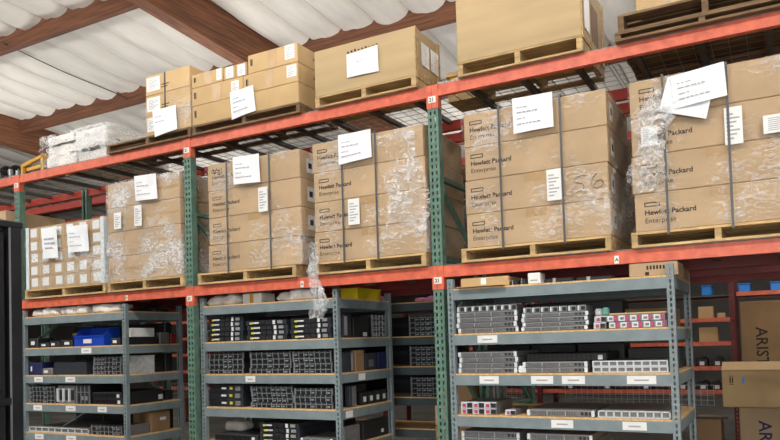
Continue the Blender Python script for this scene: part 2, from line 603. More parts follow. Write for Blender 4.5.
# ------------------------------------------------------------------ cartons
def carton_mesh(wd, dp, h, m='carton', bulge=0.0):
    def mk():
        return MB().cbox(0, wd, 0, dp, 0, h, .006).mesh('carton_body', m)
    return cached(('carton', round(wd, 3), round(dp, 3), round(h, 3), m), mk)
def carton(label, x, y, z, wd, dp, h, m='carton', group=None, rz=0, tape=None, name='carton'):
    t = thing(name, label, 'carton', (x, y, z), rz, group)
    obj('body', carton_mesh(wd, dp, h, m), t)
    if tape == 'front':
        MB().box(wd * .5 - .03, wd * .5 + .03, -.0012, 0, 0.004, h - .004).build('tape', 'tape', t)
    elif tape == 'seam':
        MB().box(.004, wd - .004, -.001, 0, h * .5 - .024, h * .5 + .024).build('tape', 'tape', t)
    return t
def paper(label, pts, y, lines=(), name='paper_sheet', cat='paper', parent=None, ink=True):
    """flat sheet hung on a load; pts are the four corners (x, z), top-left first, clockwise"""
    base = Vector((pts[3][0], y, pts[3][1]))
    t = thing(name, label, cat, base) if parent is None else parent
    v = [(p[0] - base.x, p[1] - base.z) for p in pts]
    def pt(u, s):
        a = (v[3][0] * (1 - u) + v[2][0] * u, v[3][1] * (1 - u) + v[2][1] * u)
        b = (v[0][0] * (1 - u) + v[1][0] * u, v[0][1] * (1 - u) + v[1][1] * u)
        return (a[0] * (1 - s) + b[0] * s, a[1] * (1 - s) + b[1] * s)
    mb = MB()
    def sheet(off):
        def fn(u, s):
            q = pt(u, s)
            return (q[0], off - .006 * math.sin(u * 3.1 + s * 2) ** 2, q[1])
        return fn
    mb.grid(sheet(0), 6, 6)
    mb.grid(sheet(.0012), 6, 6)
    o = mb.build('sheet', 'paper', t)
    if ink:
        ib = MB()
        for (s, u0, u1, th) in lines:
            u = u0
            rr = random.Random(int(s * 1000))
            while u < u1 - .02:
                e = min(u1, u + .04 + rr.random() * .1)
                c = [pt(u, s), pt(e, s), pt(e, s + th), pt(u, s + th)]
                ib.quad(*[(q[0], -.0085, q[1]) for q in c])
                u = e + .022
        if ib.v:
            ib.build('print', 'paper_ink', t, kind='stuff')
    return t
STD = ((.70, .10, .38, .026), (.55, .10, .62, .036), (.38, .10, .32, .026), (.22, .10, .70, .034))
def sticker_label(t, x, z, wd, h, y=-.0015, rows=6, m='paper_label'):
    o = MB().box(x, x + wd, y, y + .001, z, z + h).build('shipping_label', m, t)
    ib = MB()
    for r in range(rows):
        zz = z + h * (.14 + .76 * r / rows)
        ib.box(x + wd * .12, x + wd * (.5 + .35 * ((r * 7) % 3) / 2), y - .0006, y, zz, zz + h * .045)
    ib.build('print', 'paper_ink', o, kind='stuff')
    return o
def side_label(t, xx, y, z, wd, h):
    o = MB().box(xx, xx + .001, y, y + wd, z, z + h).build('shipping_label', 'paper_label', t)
    MB().box(xx + .001, xx + .0016, y + wd * .2, y + wd * .75, z + h * .45, z + h * .7).build('print', 'paper_ink', o)
def strap(label, x, y0, y1, z0, z1, wd=.016, m='strap', lean=0.0):
    t = MB()
    a = .003
    def seg(xa, xb, ya, yb, za, zb):
        t.box(xa, xb, ya, yb, za, zb)
    i = len(t.v)
    t.v += [(0, 0, 0), (wd, 0, 0), (wd + lean, 0, z1 - z0), (lean, 0, z1 - z0), (0, a, 0), (wd, a, 0), (wd + lean, a, z1 - z0), (lean, a, z1 - z0)]
    t.f += [tuple(i + k for k in q) for q in ((0, 1, 2, 3), (7, 6, 5, 4), (0, 4, 5, 1), (1, 5, 6, 2), (2, 6, 7, 3), (3, 7, 4, 0))]
    t.m += [0] * 6
    t.box(lean, lean + wd, 0, y1 - y0, z1 - z0, z1 - z0 + a)
    t.box(lean, lean + wd, y1 - y0, y1 - y0 + a, 0, z1 - z0 + a)
    return tag(t.build('strapping_band', m, None, (x, y0, z0)), label, 'strap')
def brand_print(t, x, z, s=.041, m='print_faded', y=-.0012):
    f = MB()
    wd, hh, b = s * 2.1, s * .62, s * .13
    f.box(0, wd, 0, .0008, 0, b).box(0, wd, 0, .0008, hh - b, hh).box(0, b, 0, .0008, b, hh - b).box(wd - b, wd, 0, .0008, b, hh - b)
    f.build('logo_frame', m, t, (x, y, z + s * 2.3))
    obj('lettering', text_mesh('Hewlett Packard', s, m, .0011), t, (x, y, z + s * 1.15), FRONT)
    obj('lettering', text_mesh('Enterprise', s, m), t, (x, y, z), FRONT)
def wrap(label, x0, x1, y0, y1, z0, z1, m='stretch_film', amp=.006, gap=.006, seed=0, name='stretch_wrap', cover=None):
    """film wound around a load: front, right, back and left sides, wrinkled"""
    cx, cy = (x0 + x1) / 2, (y0 + y1) / 2
    hx, hy = (x1 - x0) / 2 + gap, (y1 - y0) / 2 + gap
    per = 4 * (hx + hy)
    n = 96
    def fn(u, v):
        d = u * per
        if d < 2 * hx:
            p, nrm = (-hx + d, -hy), (0, -1)
        elif d < 2 * hx + 2 * hy:
            p, nrm = (hx, -hy + d - 2 * hx), (1, 0)
        elif d < 4 * hx + 2 * hy:
            p, nrm = (hx - (d - 2 * hx - 2 * hy), hy), (0, 1)
        else:
            p, nrm = (-hx, hy - (d - 4 * hx - 2 * hy)), (-1, 0)
        k = noise.noise(Vector((p[0] * 7 + seed * 3.7, p[1] * 7, v * 9))) + .6 * noise.noise(Vector((p[0] * 19 + seed, p[1] * 19, v * 14 + p[0] * 8)))
        e = max(0.0, k) * amp
        zz = (z1 - z0) * v
        return (p[0] + nrm[0] * e, p[1] + nrm[1] * e, zz)
    o = MB().grid(fn, n, 26).build(name, m, None, (cx, cy, z0), True)
    return tag(o, label, 'plastic wrap')
def crumple(name, label, cat, loc, fn, nu, nv, m, parent=None, amp=.02, freq=18, seed=0):
    def g(u, v):
        p = Vector(fn(u, v))
        q = p * freq + Vector((seed * 5.1, seed * 2.3, seed))
        d = Vector((noise.noise(q), noise.noise(q + Vector((31, 7, 3))), noise.noise(q + Vector((5, 59, 17)))))
        return p + d * amp
    o = MB().grid(g, nu, nv).build(name, m, parent, loc, True)
    if parent is None:
        tag(o, label, cat)
    return o

# ------------------------------------------------------------------ loads on the lower level
ZP = Z1 + .085 + .0085       # on top of the wire decks
YF = -.03                    # front of the loads
LZ = ZP + .1                 # top of the pallets
ORD = ('topmost', 'second from the top', 'third from the top', 'bottom')

# load A: many small cartons with white labels, wrapped, white corner guards
pallet('light wooden pallet under the load of small white-labelled cartons', -4.80, YF, ZP, 1.25, .78)
AW, AH = 1.17 / 6, .655 / 5
def mk_small():
    return MB().cbox(.001, AW - .001, 0, .75, 0, AH - .0005, .004).mesh('body', 'carton')
ROWS = ('bottom', 'second', 'middle', 'fourth', 'top')
COLN = ('leftmost', 'second from left', 'third from left', 'third from right', 'second from right', 'rightmost')
for r in range(5):
    for c in range(6):
        rr = random.Random(r * 10 + c)
        t = thing('small_carton', '%s small white-labelled carton in the %s row of the leftmost load' % (COLN[c], ROWS[r]), 'carton',
                  (-4.75 + c * AW, YF + .01, LZ + r * AH), 0, 'small white-labelled cartons')
        obj('body', cached('smallc', mk_small), t)
        obj('label', cached('smalll', lambda: MB().box(0, AW * .52, -.0012, -.0002, 0, AH * .66).mesh('label', 'tag_white')), t,
            (AW * (.2 + rr.random() * .12), 0, AH * (.14 + rr.random() * .1)))
for (gx, lb) in ((-4.765, 'left'), (-3.60, 'right')):
    g = MB().box(0, .05, -.006, 0, 0, .66).box(0 if lb == 'left' else .046, .004 if lb == 'left' else .05, 0, .06, 0, .66)
    tag(g.build('corner_guard', 'ear_white', None, (gx, YF + .002, LZ)), 'white corner guard on the %s edge of the small-carton load' % lb, 'corner guard')
g = MB().box(0, .012, -.006, 0, 0, .62)
wrap('clear stretch film around the load of small white-labelled cartons', -4.765, -3.56, YF, YF + .77, LZ + .002, LZ + .67, 'stretch_film', .008, .012, 1)
paper('crumpled white sheet on the left of the small-carton load', [(-4.47, 2.80), (-4.22, 2.80), (-4.21, 2.47), (-4.44, 2.48)], YF - .028,
      ((.6, .15, .8, .05), (.45, .15, .85, .06), (.3, .2, .7, .05)))
paper('square white sheet on the right of the small-carton load', [(-4.06, 2.78), (-3.75, 2.77), (-3.74, 2.50), (-4.05, 2.51)], YF - .028, STD)

# load B: brown cartons, left column narrow, heavy film
pallet('light wooden pallet under the film-wrapped brown cartons beside the green post', -3.515, YF, ZP, 1.005, .78)
BH = .965 / 4
for r in range(4):
    for c, (bx, bw) in enumerate(((-3.505, .225), (-3.278, .738))):
        t = carton('%s %s brown carton in the heavily film-wrapped load' % (ORD[3 - r], ('narrow', 'wide')[c]), bx, YF + .01, LZ + r * BH, bw, .75, BH - .001, group='cartons of the heavily wrapped load')
        if c == 0 and r < 2:
            MB().box(.03, .036, -.0012, 0, .05, .17).box(.05, .055, -.0012, 0, .05, .15).box(.08, .086, -.0012, 0, .07, .17).build('print_mark', 'print_faded', t, kind='stuff')
        MB().box(.004, bw - .004, -.0011, 0, BH * .5 - .012, BH * .5 + .01).build('flap_seam', 'tape', t)
wrap('wrinkled shiny stretch film around the brown cartons beside the green post', -3.505, -2.54, YF + .01, YF + .76, LZ + .002, LZ + .975, 'stretch_film_heavy', .016, .01, 2)
paper('white sheet on top of the heavily wrapped brown load', [(-3.08, 3.16), (-2.79, 3.15), (-2.78, 2.91), (-3.07, 2.92)], YF - .03, STD)
for (px, pz, pw, ph, lb) in ((-3.38, 2.68, .1, .16, 'left'), (-3.10, 2.68, .1, .2, 'right')):
    t = thing('shipping_label', '%s tall white shipping label on the heavily wrapped load' % lb, 'label', (px, YF - .024, pz))
    sticker_label(t, 0, 0, pw, ph, 0, 7)

# loads C, D, E and F: long server cartons, four high
def server_load(key, x0, x1, top, straps, lean=0.0, seed=3, film_m='stretch_film', desc='', ydp=.75, brand=True, bx=.05, fade='print_faded'):
    h = (top - LZ) / 4
    out = []
    for r in range(4):
        off = random.Random(seed * 7 + r).uniform(-.008, .008)
        t = carton('%s long brown server carton in the %s' % (ORD[3 - r], desc), x0 + off, YF + .012, LZ + r * h, x1 - x0, ydp, h - .0012, group='server cartons of the ' + desc)
        out.append(t)
        if brand:
            brand_print(t, bx, h * .22, .046, fade)
        MB().box(x1 - x0, x1 - x0 + .001, .1, .2, h * .25, h * .75).build('shipping_label', 'paper_label', t)
        MB().box(x1 - x0 + .001, x1 - x0 + .0016, .125, .175, h * .4, h * .6).build('print', 'print', t)
        if r in (0, 1):
            MB().box(.45, .60, -.001, 0, h * .74, h - .006).build('tape', 'tape', t)
    for k, sx in enumerate(straps):
        strap('%s grey strapping band round the %s' % (('left', 'right')[k], desc), sx, YF - .024, YF + ydp + .06, LZ - .03, top + .0015, .015, 'strap', lean)
    wrap('clear stretch film around the ' + desc, x0, x1, YF + .008, YF + ydp + .02, LZ + .002, top - .002, film_m, .008, .012, seed)
    return out
pallet('wooden pallet under the sagging carton load right of the left green post', -2.33, YF, ZP, 1.09, .78)
DC = 'sagging carton load'
cC = server_load('C', -2.20, -1.185, 3.145, (-1.955, -1.485), 0, 3, 'stretch_film', DC)
obj('lettering', text_mesh('Val', .09, 'marker'), cC[3], (.06, -.0014, .14), FRONT)
# bottom carton's lid bows forward and its right end droops
def bow(u, v):
    s = max(0.0, math.sin(math.pi * u)) * (1 - v) * .012
    droop = .10 * max(0, u - .35) * (1 if v > .5 else .2)
    return (u * .66, -s + .008, v * (.235 - droop))
MB().grid(bow, 16, 6).build('loose_flap', 'carton', cC[0], (.37, -.010, .004), True)
paper('white sheet at the top of the sagging carton load', [(-1.86, 3.16), (-1.57, 3.15), (-1.565, 2.905), (-1.86, 2.92)], YF - .03, STD)
t = thing('shipping_label', 'tall white shipping label on the sagging carton load', 'label', (-1.60, YF - .02, 2.65))
sticker_label(t, 0, 0, .10, .21, 0, 7)

pallet('wooden pallet under the carton load left of the middle green post', -1.05, YF, ZP, 1.01, .78)
DD = 'load left of the middle post'
cD = server_load('D', -1.045, -.03, 3.155, (-.755, -.445), .0, 4, 'stretch_film', DD, fade='print')
paper('white sheet on the carton load left of the middle green post', [(-.765, 3.175), (-.465, 3.175), (-.465, 2.955), (-.77, 2.935)], YF - .03, STD)
t = thing('shipping_label', 'tall white label low on the carton load left of the middle post', 'label', (-.70, YF - .02, 2.445))
sticker_label(t, 0, 0, .105, .205, 0, 7)
# heavy crumpled film on the right third of that load, and a loose tail hanging by its left corner
crumple('crumpled_film', 'crumpled shiny film on the right end of the carton load by the middle post', 'plastic wrap', (-.40, YF - .014, 2.30),
        lambda u, v: (u * .36 + .06 * math.sin(v * 5), 0, v * .82), 26, 48, 'stretch_film_heavy', amp=.018, freq=14, seed=3)
crumple('film_tail', 'loose twisted tail of plastic film hanging below the rack beam', 'plastic wrap', (-1.035, YF - .045, 1.72),
        lambda u, v: (.02 + .05 * math.sin(v * 7) * (1 - v) + (.03 + .05 * (1 - v)) * math.cos(u * 6.28), .03 * math.sin(u * 6.28) - .005, v * .62), 10, 36, 'crumpled_film', amp=.025, freq=22, seed=9)

pallet('wooden pallet under the carton load marked 56', .25, YF, ZP, 1.07, .78)
DE = 'carton load marked 56'
cE = server_load('E', .295, 1.32, 3.16, (.572, 1.012), .0, 5, 'stretch_film', DE, bx=.045, fade='print')
crumple('crumpled_film', 'grey shiny film bunched on the right side of the load marked 56', 'plastic wrap', (1.345, YF + .02, LZ),
        lambda u, v: (0, u * .73, v * .97), 30, 44, 'stretch_film_heavy', amp=.014, freq=16, seed=6)
five = [(.165, .13), (.10, .135), (.05, .12), (.04, .095), (.07, .08), (.11, .07), (.125, .045), (.10, .015), (.05, .01), (.015, .03)]
six = [(.235, .14), (.20, .11), (.185, .07), (.195, .035), (.225, .02), (.27, .03), (.285, .06), (.265, .085), (.23, .075), (.205, .05)]
mb = MB()
for st in (five, six):
    for (p, q) in zip(st, st[1:]):
        mb.bar((p[0] * .8, 0, p[1] * .85), (q[0] * .8, 0, q[1] * .85), .0012, .0065)
mb.build('lettering', 'marker', cE[1], (.765, -.0012, .06))
paper('white sheet on top of the carton load marked 56', [(.69, 3.195), (.975, 3.19), (.975, 2.95), (.69, 2.945)], YF - .03, STD)
t = thing('shipping_label', 'tall white label beside the handwritten 56', 'label', (.91, YF - .02, 2.445))
sticker_label(t, 0, 0, .10, .215, 0, 7)

pallet('wooden pallet under the carton load at the right edge', 1.45, YF, ZP, 1.03, .78)
DF = 'carton load at the right edge'
cF = server_load('F', 1.475, 2.47, 3.165, (1.675, 2.045), .0, 6, 'stretch_film', DF, fade='print', bx=.06)
paper('tilted lower white sheet on the carton load at the right edge', [(1.72, 3.14), (1.99, 3.06), (1.93, 2.835), (1.655, 2.93)], YF - .032,
      ((.7, .1, .9, .02), (.5, .1, .9, .02)), ink=False)
paper('upper white printed sheet on the carton load at the right edge', [(1.735, 3.135), (2.045, 3.165), (2.055, 2.955), (1.755, 2.925)], YF - .045, STD)
for (px, pz, pw, ph, lb) in ((2.03, 2.655, .10, .23, 'tall white label behind the strap of the right edge load'), (2.24, 2.69, .22, .11, 'wide white label near the right edge of the picture')):
    t = thing('shipping_label', lb, 'label', (px, YF - .02, pz))
    sticker_label(t, 0, 0, pw, ph, 0, 7)
t = thing('shipping_label', 'white label under the bunched film on the right edge load', 'label', (1.54, YF - .02, 2.72))
sticker_label(t, 0, 0, .10, .13, 0, 7)
def bunch(u, v):
    w0 = .05 + .075 * math.sin(math.pi * min(1, v * 1.15)) + .04 * math.sin(v * 11)
    return (.085 + .09 * v + (u - .5) * 2 * w0, -.028 * math.sin(math.pi * u), v * .72)
crumple('bunched_film', 'bunched loose plastic film on the left corner of the right edge load', 'plastic wrap', (1.475, YF - .02, 2.42), bunch, 22, 60, 'crumpled_film', amp=.028, freq=20, seed=2)

# cardboard stack seen through the gap behind the load marked 56
for k in range(4):
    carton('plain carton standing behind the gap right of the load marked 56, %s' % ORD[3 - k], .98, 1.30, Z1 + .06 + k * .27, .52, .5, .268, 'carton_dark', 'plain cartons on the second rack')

# ------------------------------------------------------------------ loads on the upper level
ZU = Z2 + .085 + .0085
# left bay: white wrapped bundles, clutter, yellow timber frame
def bundle(label, x, y, z, wd, dp, h, seed, m='foam_white', name='wrapped_bundle', cat='bundle'):
    def fn(u, v):
        a = 2 * math.pi * u
        ca, sa = math.cos(a), math.sin(a)
        k = max(abs(ca), abs(sa))
        rr = .25 / k + .75 * 1.0 if False else 1 / (abs(ca) ** 5 + abs(sa) ** 5) ** .2
        b = math.pi * (v - .5)
        cb, sb = math.cos(b), math.sin(b)
        r2 = 1 / (abs(cb) ** 4 + abs(sb) ** 4) ** .25
        p = Vector((wd / 2 * ca * rr * cb * r2, dp / 2 * sa * rr * cb * r2, h / 2 * sb * r2))
        n = noise.noise(p * 9 + Vector((seed, 0, 0))) * (.045 if m != 'foam_white' else .02) + noise.noise(p * 24 + Vector((seed, 3, 0))) * (.022 if m != 'foam_white' else .007)
        q = p * (1 + n / max(.05, p.length))
        return (q.x, q.y, max(-h / 2, q.z) + h / 2)
    return tag(MB().grid(fn, 44, 18).build(name, m, None, (x, y, z), True), label, cat, 'white film-wrapped bundles' if m == 'foam_white' else None)
pos = ('left bottom', 'right bottom', 'left middle', 'right middle', 'left top', 'right top')
def slab_bundle(label, x, y, z, wd, dp, h, seed):
    """film-wrapped slab with soft, uneven edges"""
    mb = MB()
    def face(a, b, c):
        def fn(u, v):
            p = Vector(a) + (Vector(b) - Vector(a)) * u + (Vector(c) - Vector(a)) * v
            e = (abs(2 * u - 1) ** 8 + abs(2 * v - 1) ** 8) * .5
            n = Vector((noise.noise(p * 8 + Vector((seed, 0, 0))), noise.noise(p * 8 + Vector((0, seed, 0))), 0)) * .012
            n.z = noise.noise(p * 11 + Vector((0, 0, seed))) * .008
            return p + n
        return fn
    X, Y, Z = wd, dp, h
    for (a, b, c) in (((0, 0, 0), (X, 0, 0), (0, 0, Z)), ((X, 0, 0), (X, Y, 0), (X, 0, Z)), ((X, Y, 0), (0, Y, 0), (X, Y, Z)), ((0, Y, 0), (0, 0, 0), (0, Y, Z)), ((0, 0, Z), (X, 0, Z), (0, Y, Z))):
        mb.grid(face(a, b, c), 16, 8)
    return tag(mb.build('wrapped_bundle', 'foam_white', None, (x, y, z + .012), True), label, 'bundle', 'white film-wrapped bundles')
for k, (bx, bz, bw, bh) in enumerate(((-4.50, 0, .47, .105), (-4.02, 0, .48, .095), (-4.52, .12, .36, .11), (-4.14, .125, .52, .08), (-4.50, .245, .40, .085), (-4.08, .225, .44, .1))):
    slab_bundle('%s white film-wrapped bundle on the upper deck by the ceiling beam' % pos[k], bx, .04 + .02 * (k % 3), ZU + bz, bw, .7, bh, k * 3.3)
# dark coiled cords and metal parts at the far left
for k, (cx, r0) in enumerate(((-5.32, .08), (-5.15, .065), (-5.01, .05))):
    mb = MB()
    for j in range(3):
        mb.tube([(r0 * math.cos(a * .4), .03 * j + .02 * math.sin(a * .8), .09 + r0 * math.sin(a * .4)) for a in range(17)], .012, 6)
    mb.box(-.05, .05, -.01, .07, 0, .05)
    tag(mb.build('cord_coil', 'black_plastic', None, (cx, .12, ZU)), 'black coil of cord on the upper deck, %s of three' % ('leftmost', 'middle', 'rightmost')[k], 'cord')
t = thing('metal_bracket', 'shiny metal bracket among the black cords on the upper deck', 'bracket', (-5.08, .05, ZU))
MB().box(-.09, .09, 0, .03, 0, .02).box(-.09, -.06, 0, .03, .02, .10).box(.03, .07, 0, .03, .02, .07).build('bracket_body', 'chrome', t)
MB().box(-.02, .02, -.004, 0, .004, .016).build('bolt_plate', 'tag_white', t)
t = thing('timber_frame', 'yellow timber frame lying beside the white wrapped bundles', 'frame', (-4.95, .06, ZU))
for (a, b) in (((.02, 0, 0), (.02, 0, .12)), ((.36, 0, 0), (.36, 0, .19)), ((0, 0, .10), (.38, 0, .17)), ((.02, .3, 0), (.02, .3, .12)), ((.36, .3, 0), (.36, .3, .19)), ((0, .3, .10), (.38, .3, .17)), ((.36, .02, .16), (.36, .28, .16)), ((.1, .0, .05), (.36, 0, .06))):
    MB().bar(a, b, .035).build('timber', 'orange_wood', t)
wrap('shiny stretch film around the white bundles on the upper deck', -4.525, -3.565, .025, .80, ZU + .012, ZU + .34, 'stretch_film_heavy', .03, .03, 21)

# short pallet with cartons left of the first green post
pallet('dark weathered pallet under the taped carton stack at the upper left', -3.50, YF, ZU, 1.12, .62, .085, 'pallet_wood_dark')
CW = .57
for r in range(3):
    t = carton('%s carton of the stack with black tape at the upper left' % ('bottom', 'middle', 'top')[r], -2.955, YF + .01, ZU + .085 + r * .193, CW, .6, .192, 'carton_light', 'taped cartons at the upper left')
    MB().box(.245, .265, -.0012, 0, 0, .19).build('tape', 'strap_dark', t)
    sticker_label(t, .02, .04, .17 if r else .1, .13, -.0015, 7)
    MB().box(.21, .31, -.0012, 0, .075, .085).box(.21, .29, -.0012, 0, .05, .06).build('print_mark', 'print_faded', t, kind='stuff')
paper('white sheet pair taped on the carton stack at the upper left', [(-2.84, 3.755), (-2.54, 3.755), (-2.53, 3.53), (-2.82, 3.50)], YF - .012, ((.7, .1, .4, .03), (.5, .1, .5, .03)))
wrap('clear film around the taped carton stack at the upper left', -2.955, -2.385, YF + .01, YF + .61, ZU + .09, ZU + .66, 'stretch_film', .006, .008, 8)

# long cartons, three rows
pallet('dark pallet under the long cartons on the upper level', -2.36, YF, ZU, 1.20, .6, .085, 'pallet_wood_dark')
LB = ZU + .085
rows = ((-2.36, 0, 1.19, .178, 'bottom long carton running the full width'), (-2.36, .179, .60, .165, 'left carton of the middle row'), (-1.755, .179, .585, .165, 'right carton of the middle row'),
        (-2.36, .345, .37, .125, 'brown taped carton at the left of the top row'), (-1.98, .345, .13, .118, 'small carton in the middle of the top row, left one'), (-1.845, .345, .13, .118, 'small carton in the middle of the top row, right one'), (-1.70, .345, .53, .165, 'right carton of the top row'))
tops = []
for (x, z, wd, h, lb) in rows:
    t = carton(lb + ' of long cartons' if 'row' not in lb else lb + ' of long cartons', x, YF + .005, LB + z, wd, .58, h, 'carton_light', 'long cartons on the upper level')
    tops.append(t)
    if wd > .3:
        MB().box(wd * .42, wd * .42 + .09, -.001, 0, .003, h - .003).build('tape', 'tape', t)
        MB().box(.03, .045, -.0012, 0, h * .4, h * .75).box(.05, .055, -.0012, 0, h * .4, h * .75).build('print_mark', 'print', t)
    if x + wd > -1.2:
        obj('lettering', text_mesh('A1000', .055, 'print_faded'), t, (wd + .001, .22, h * .45), SIDE)
for k, (i, lx, lz, lw, lh) in enumerate(((3, .30, .02, .06, .10), (4, .03, .01, .085, .1), (5, .03, .005, .085, .1), (6, .40, .04, .10, .12), (2, .47, .05, .1, .1), (1, .47, .03, .085, .11))):
    sticker_label(tops[i], lx, lz, lw, lh)
paper('white printed sheet hung on the long cartons of the upper level', [(-1.89, 3.745), (-1.63, 3.76), (-1.61, 3.535), (-1.88, 3.50)], YF - .012, STD)

# big crate on skids (left of the middle post)
def crate(label, x0, x1, z0, z1, ydp, skid, label_side=True):
    t = thing('skid_crate', label, 'crate', (x0, YF, ZU), 0, 'board crates on skids')
    wd = x1 - x0
    h0 = z0 - ZU
    h1 = z1 - ZU
    obj('body', MB().cbox(0, wd, 0, ydp, h0 + .012, h1, .006).mesh('body', 'crate_board'), t)
    MB().box(-.004, wd + .004, -.004, ydp + .004, h0, h0 + .012).build('base_panel', 'pallet_wood', t)
    for sx in (0, wd / 2 - .02, wd - .04):
        MB().box(sx, sx + .04, .0, ydp, .014, h0).build('skid', 'pallet_wood', t)
    for yy in (0, ydp / 2 - .05, ydp - .1):
        MB().box(0, wd, yy, yy + .1, 0, .014).build('bottom_board', 'pallet_wood', t)
    for sx in (0.003,):
        MB().box(wd, wd + .006, .0, ydp, h0, h0 + .07).box(wd, wd + .006, .0, .05, h0 + .07, h1).box(wd, wd + .006, ydp - .05, ydp, h0 + .07, h1).build('side_cleat', 'pallet_wood', t)
    return t
c3 = crate('board crate on skids with white sheet left of the middle post', -1.0, -.075, 3.52, 3.915, .45, True)
for k in range(2):
    sh = MB().box(.931, .932, .10 + k * .17, .24 + k * .17, .2, .38).build('shipping_label', 'film_white', c3)
paper('white sheet pinned on the board crate left of the middle post', [(-.675, 3.815), (-.39, 3.83), (-.39, 3.625), (-.68, 3.63)], YF - .012, ((.55, .3, .5, .03),))
mb = MB()
for k in range(9):
    mb.box(.32 + k * .033, .338 + k * .033, -.001, 0, .385 + .002 * k, .40 + .004 * (k % 3))
mb.build('marker_scrawl', 'marker', c3, (0, 0, 0))
# second crate, right of the middle post
c5 = crate('large plain board crate on skids right of the middle post', .27, 1.185, 3.535, 4.02, .70, True)
MB().box(.921, .922, .06, .22, .18, .46).build('shipping_label', 'paper_label', c5)
MB().box(.917, .918, .30, .5, .14, .44).build('panel_patch', 'carton_dark', c5)
MB().box(.36, .38, -.001, 0, .52, .535).build('nail_mark', 'print', c5)
# small yellow-topped wooden box behind, between the crates
t = thing('wooden_box', 'small wooden box with orange panel between the two crates', 'box', (-.02, .45, ZU))
MB().box(0, .27, 0, .3, .0, .1).build('base', 'pallet_wood', t)
MB().box(.02, .25, .0, .3, .1, .22).build('panel', 'orange_wood', t)
MB().box(-.01, .28, -.02, .02, .2, .235).build('rim', 'pallet_wood', t)
bundle('torn clear film heap on the deck left of the large crate', .14, .2, ZU, .17, .2, .06, 4.4, 'crumpled_film', 'film_heap', 'plastic wrap')
# far right: pallet carrying another pallet and a carton
pallet('dark pallet, lower of two, at the upper right edge', 1.40, YF - .015, ZU, 1.06, .85, .06, 'pallet_wood_dark', 'stacked pallets at the upper right')
pallet('weathered pallet, upper of two, at the upper right edge', 1.42, YF, ZU + .06, 1.06, .85, .12, 'pallet_wood_dark', 'stacked pallets at the upper right')
t = carton('large light carton on the stacked pallets at the upper right', 1.535, YF + .02, ZU + .18, .93, .7, .36, 'carton_light')
wrap('film around the large carton at the upper right', 1.535, 2.465, YF + .02, YF + .72, ZU + .182, ZU + .55, 'stretch_film', .008, .01, 12)
# far left bay loads, only just in view
pallet('wooden pallet in the bay behind the black cabinet', -6.2, YF, ZP, 1.1, .8)
for r in range(3):
    carton('plain carton in the bay behind the black cabinet, %s' % ('bottom', 'middle', 'top')[r], -6.18, YF + .01, LZ + r * .3, 1.05, .75, .299, 'carton', 'plain cartons behind the cabinet')

# ------------------------------------------------------------------ grey shelving units
BT = (1.885, 1.555, 1.265, .968, .665, .32)         # tops of the shelf boards
SPW = .046
def shelf_unit(label, x0, x1, y0, dp, labels=(), m='shelf_grey'):
    t = thing('shelving_unit', label, 'shelving', (x0, y0, 0))
    wd = x1 - x0
    pm = post_mesh(1.955, SPW, .04, ((.017, .029),), .038, .022, m)
    for (px, py, rz) in ((0, 0, 0), (wd - SPW, 0, 0), (SPW, dp, math.pi), (wd, dp, math.pi)):
        obj('post', pm, t, (px, py, 0), (0, 0, rz))
    for li, z in enumerate(BT):
        b0, b1 = z - .085, z - .013
        fr = MB().box(SPW, wd - SPW, .002, .03, b0, b1).build('beam', m, t)
        MB().box(SPW, wd - SPW, dp - .03, dp - .002, b0, b1).build('beam', m, t)
        for sx in (.004, wd - .032):
            MB().box(sx, sx + .028, .04, dp - .04, b0, b1).build('beam', m, t)
        MB().box(.004, wd - .004, .006, dp - .006, z - .0125, z - .0012).build('shelf_board', 'shelf_board', t)
        for (lx, lw) in (labels[li] if li < len(labels) else ()):
            lb = MB().box(lx - x0, lx - x0 + lw, -.0005, .0015, b0 + .012, b1 - .006).build('shelf_label', 'paper_label', fr)
            MB().box(lx - x0 + lw * .25, lx - x0 + lw * .75, -.0012, -.0005, (b0 + b1) / 2 - .004, (b0 + b1) / 2 + .006).build('print', 'paper_ink', lb)
    return t
U1X, U2X, U3X = (-4.90, -3.305), (-2.385, -.89), (.140, 1.702)
U1Y, U2Y, U3Y = .0, .05, -.06
shelf_unit('grey metal shelving unit beside the black cabinet, blue bin on it', *U1X, U1Y, .75,
           ((), ((-3.95, .15),), ((-4.70, .14), (-4.2, .15)), ((-4.72, .14), (-4.2, .15), (-3.72, .13)), ((-4.7, .14), (-4.2, .15))))
shelf_unit('grey metal shelving unit between the two green posts', *U2X, U2Y, .92,
           ((), (), ((-1.87, .11),), (), ()))
shelf_unit('grey metal shelving unit right of the middle green post', *U3X, U3Y, .92,
           ((), ((.365, .15),), ((.37, .145), (.75, .155), (.965, .155), (1.39, .18)), ((.88, .15), (1.35, .15)), ()))
# side-beam labels of the middle unit
def side_tag(x, y, z, wd, h, parent=None):
    return MB().box(x, x + .0015, y, y + wd, z, z + h).build('shelf_label', 'paper_label', parent)
u2 = [o for o in COL.objects if o.name == 'shelving_unit.001'][0]
for (y, z) in ((.30, 1.265), (.08, .968)):
    side_tag(U2X[1] - U2X[0] + .0002, y, z - .075, .11, .055, u2)
# grey shelving, coloured dark for shade, behind the middle unit
shelf_unit('shade-darkened grey shelving unit standing behind the middle shelving in the second rack', -2.1, -.42, 1.32, .6, (), 'shelf_grey_shaded')

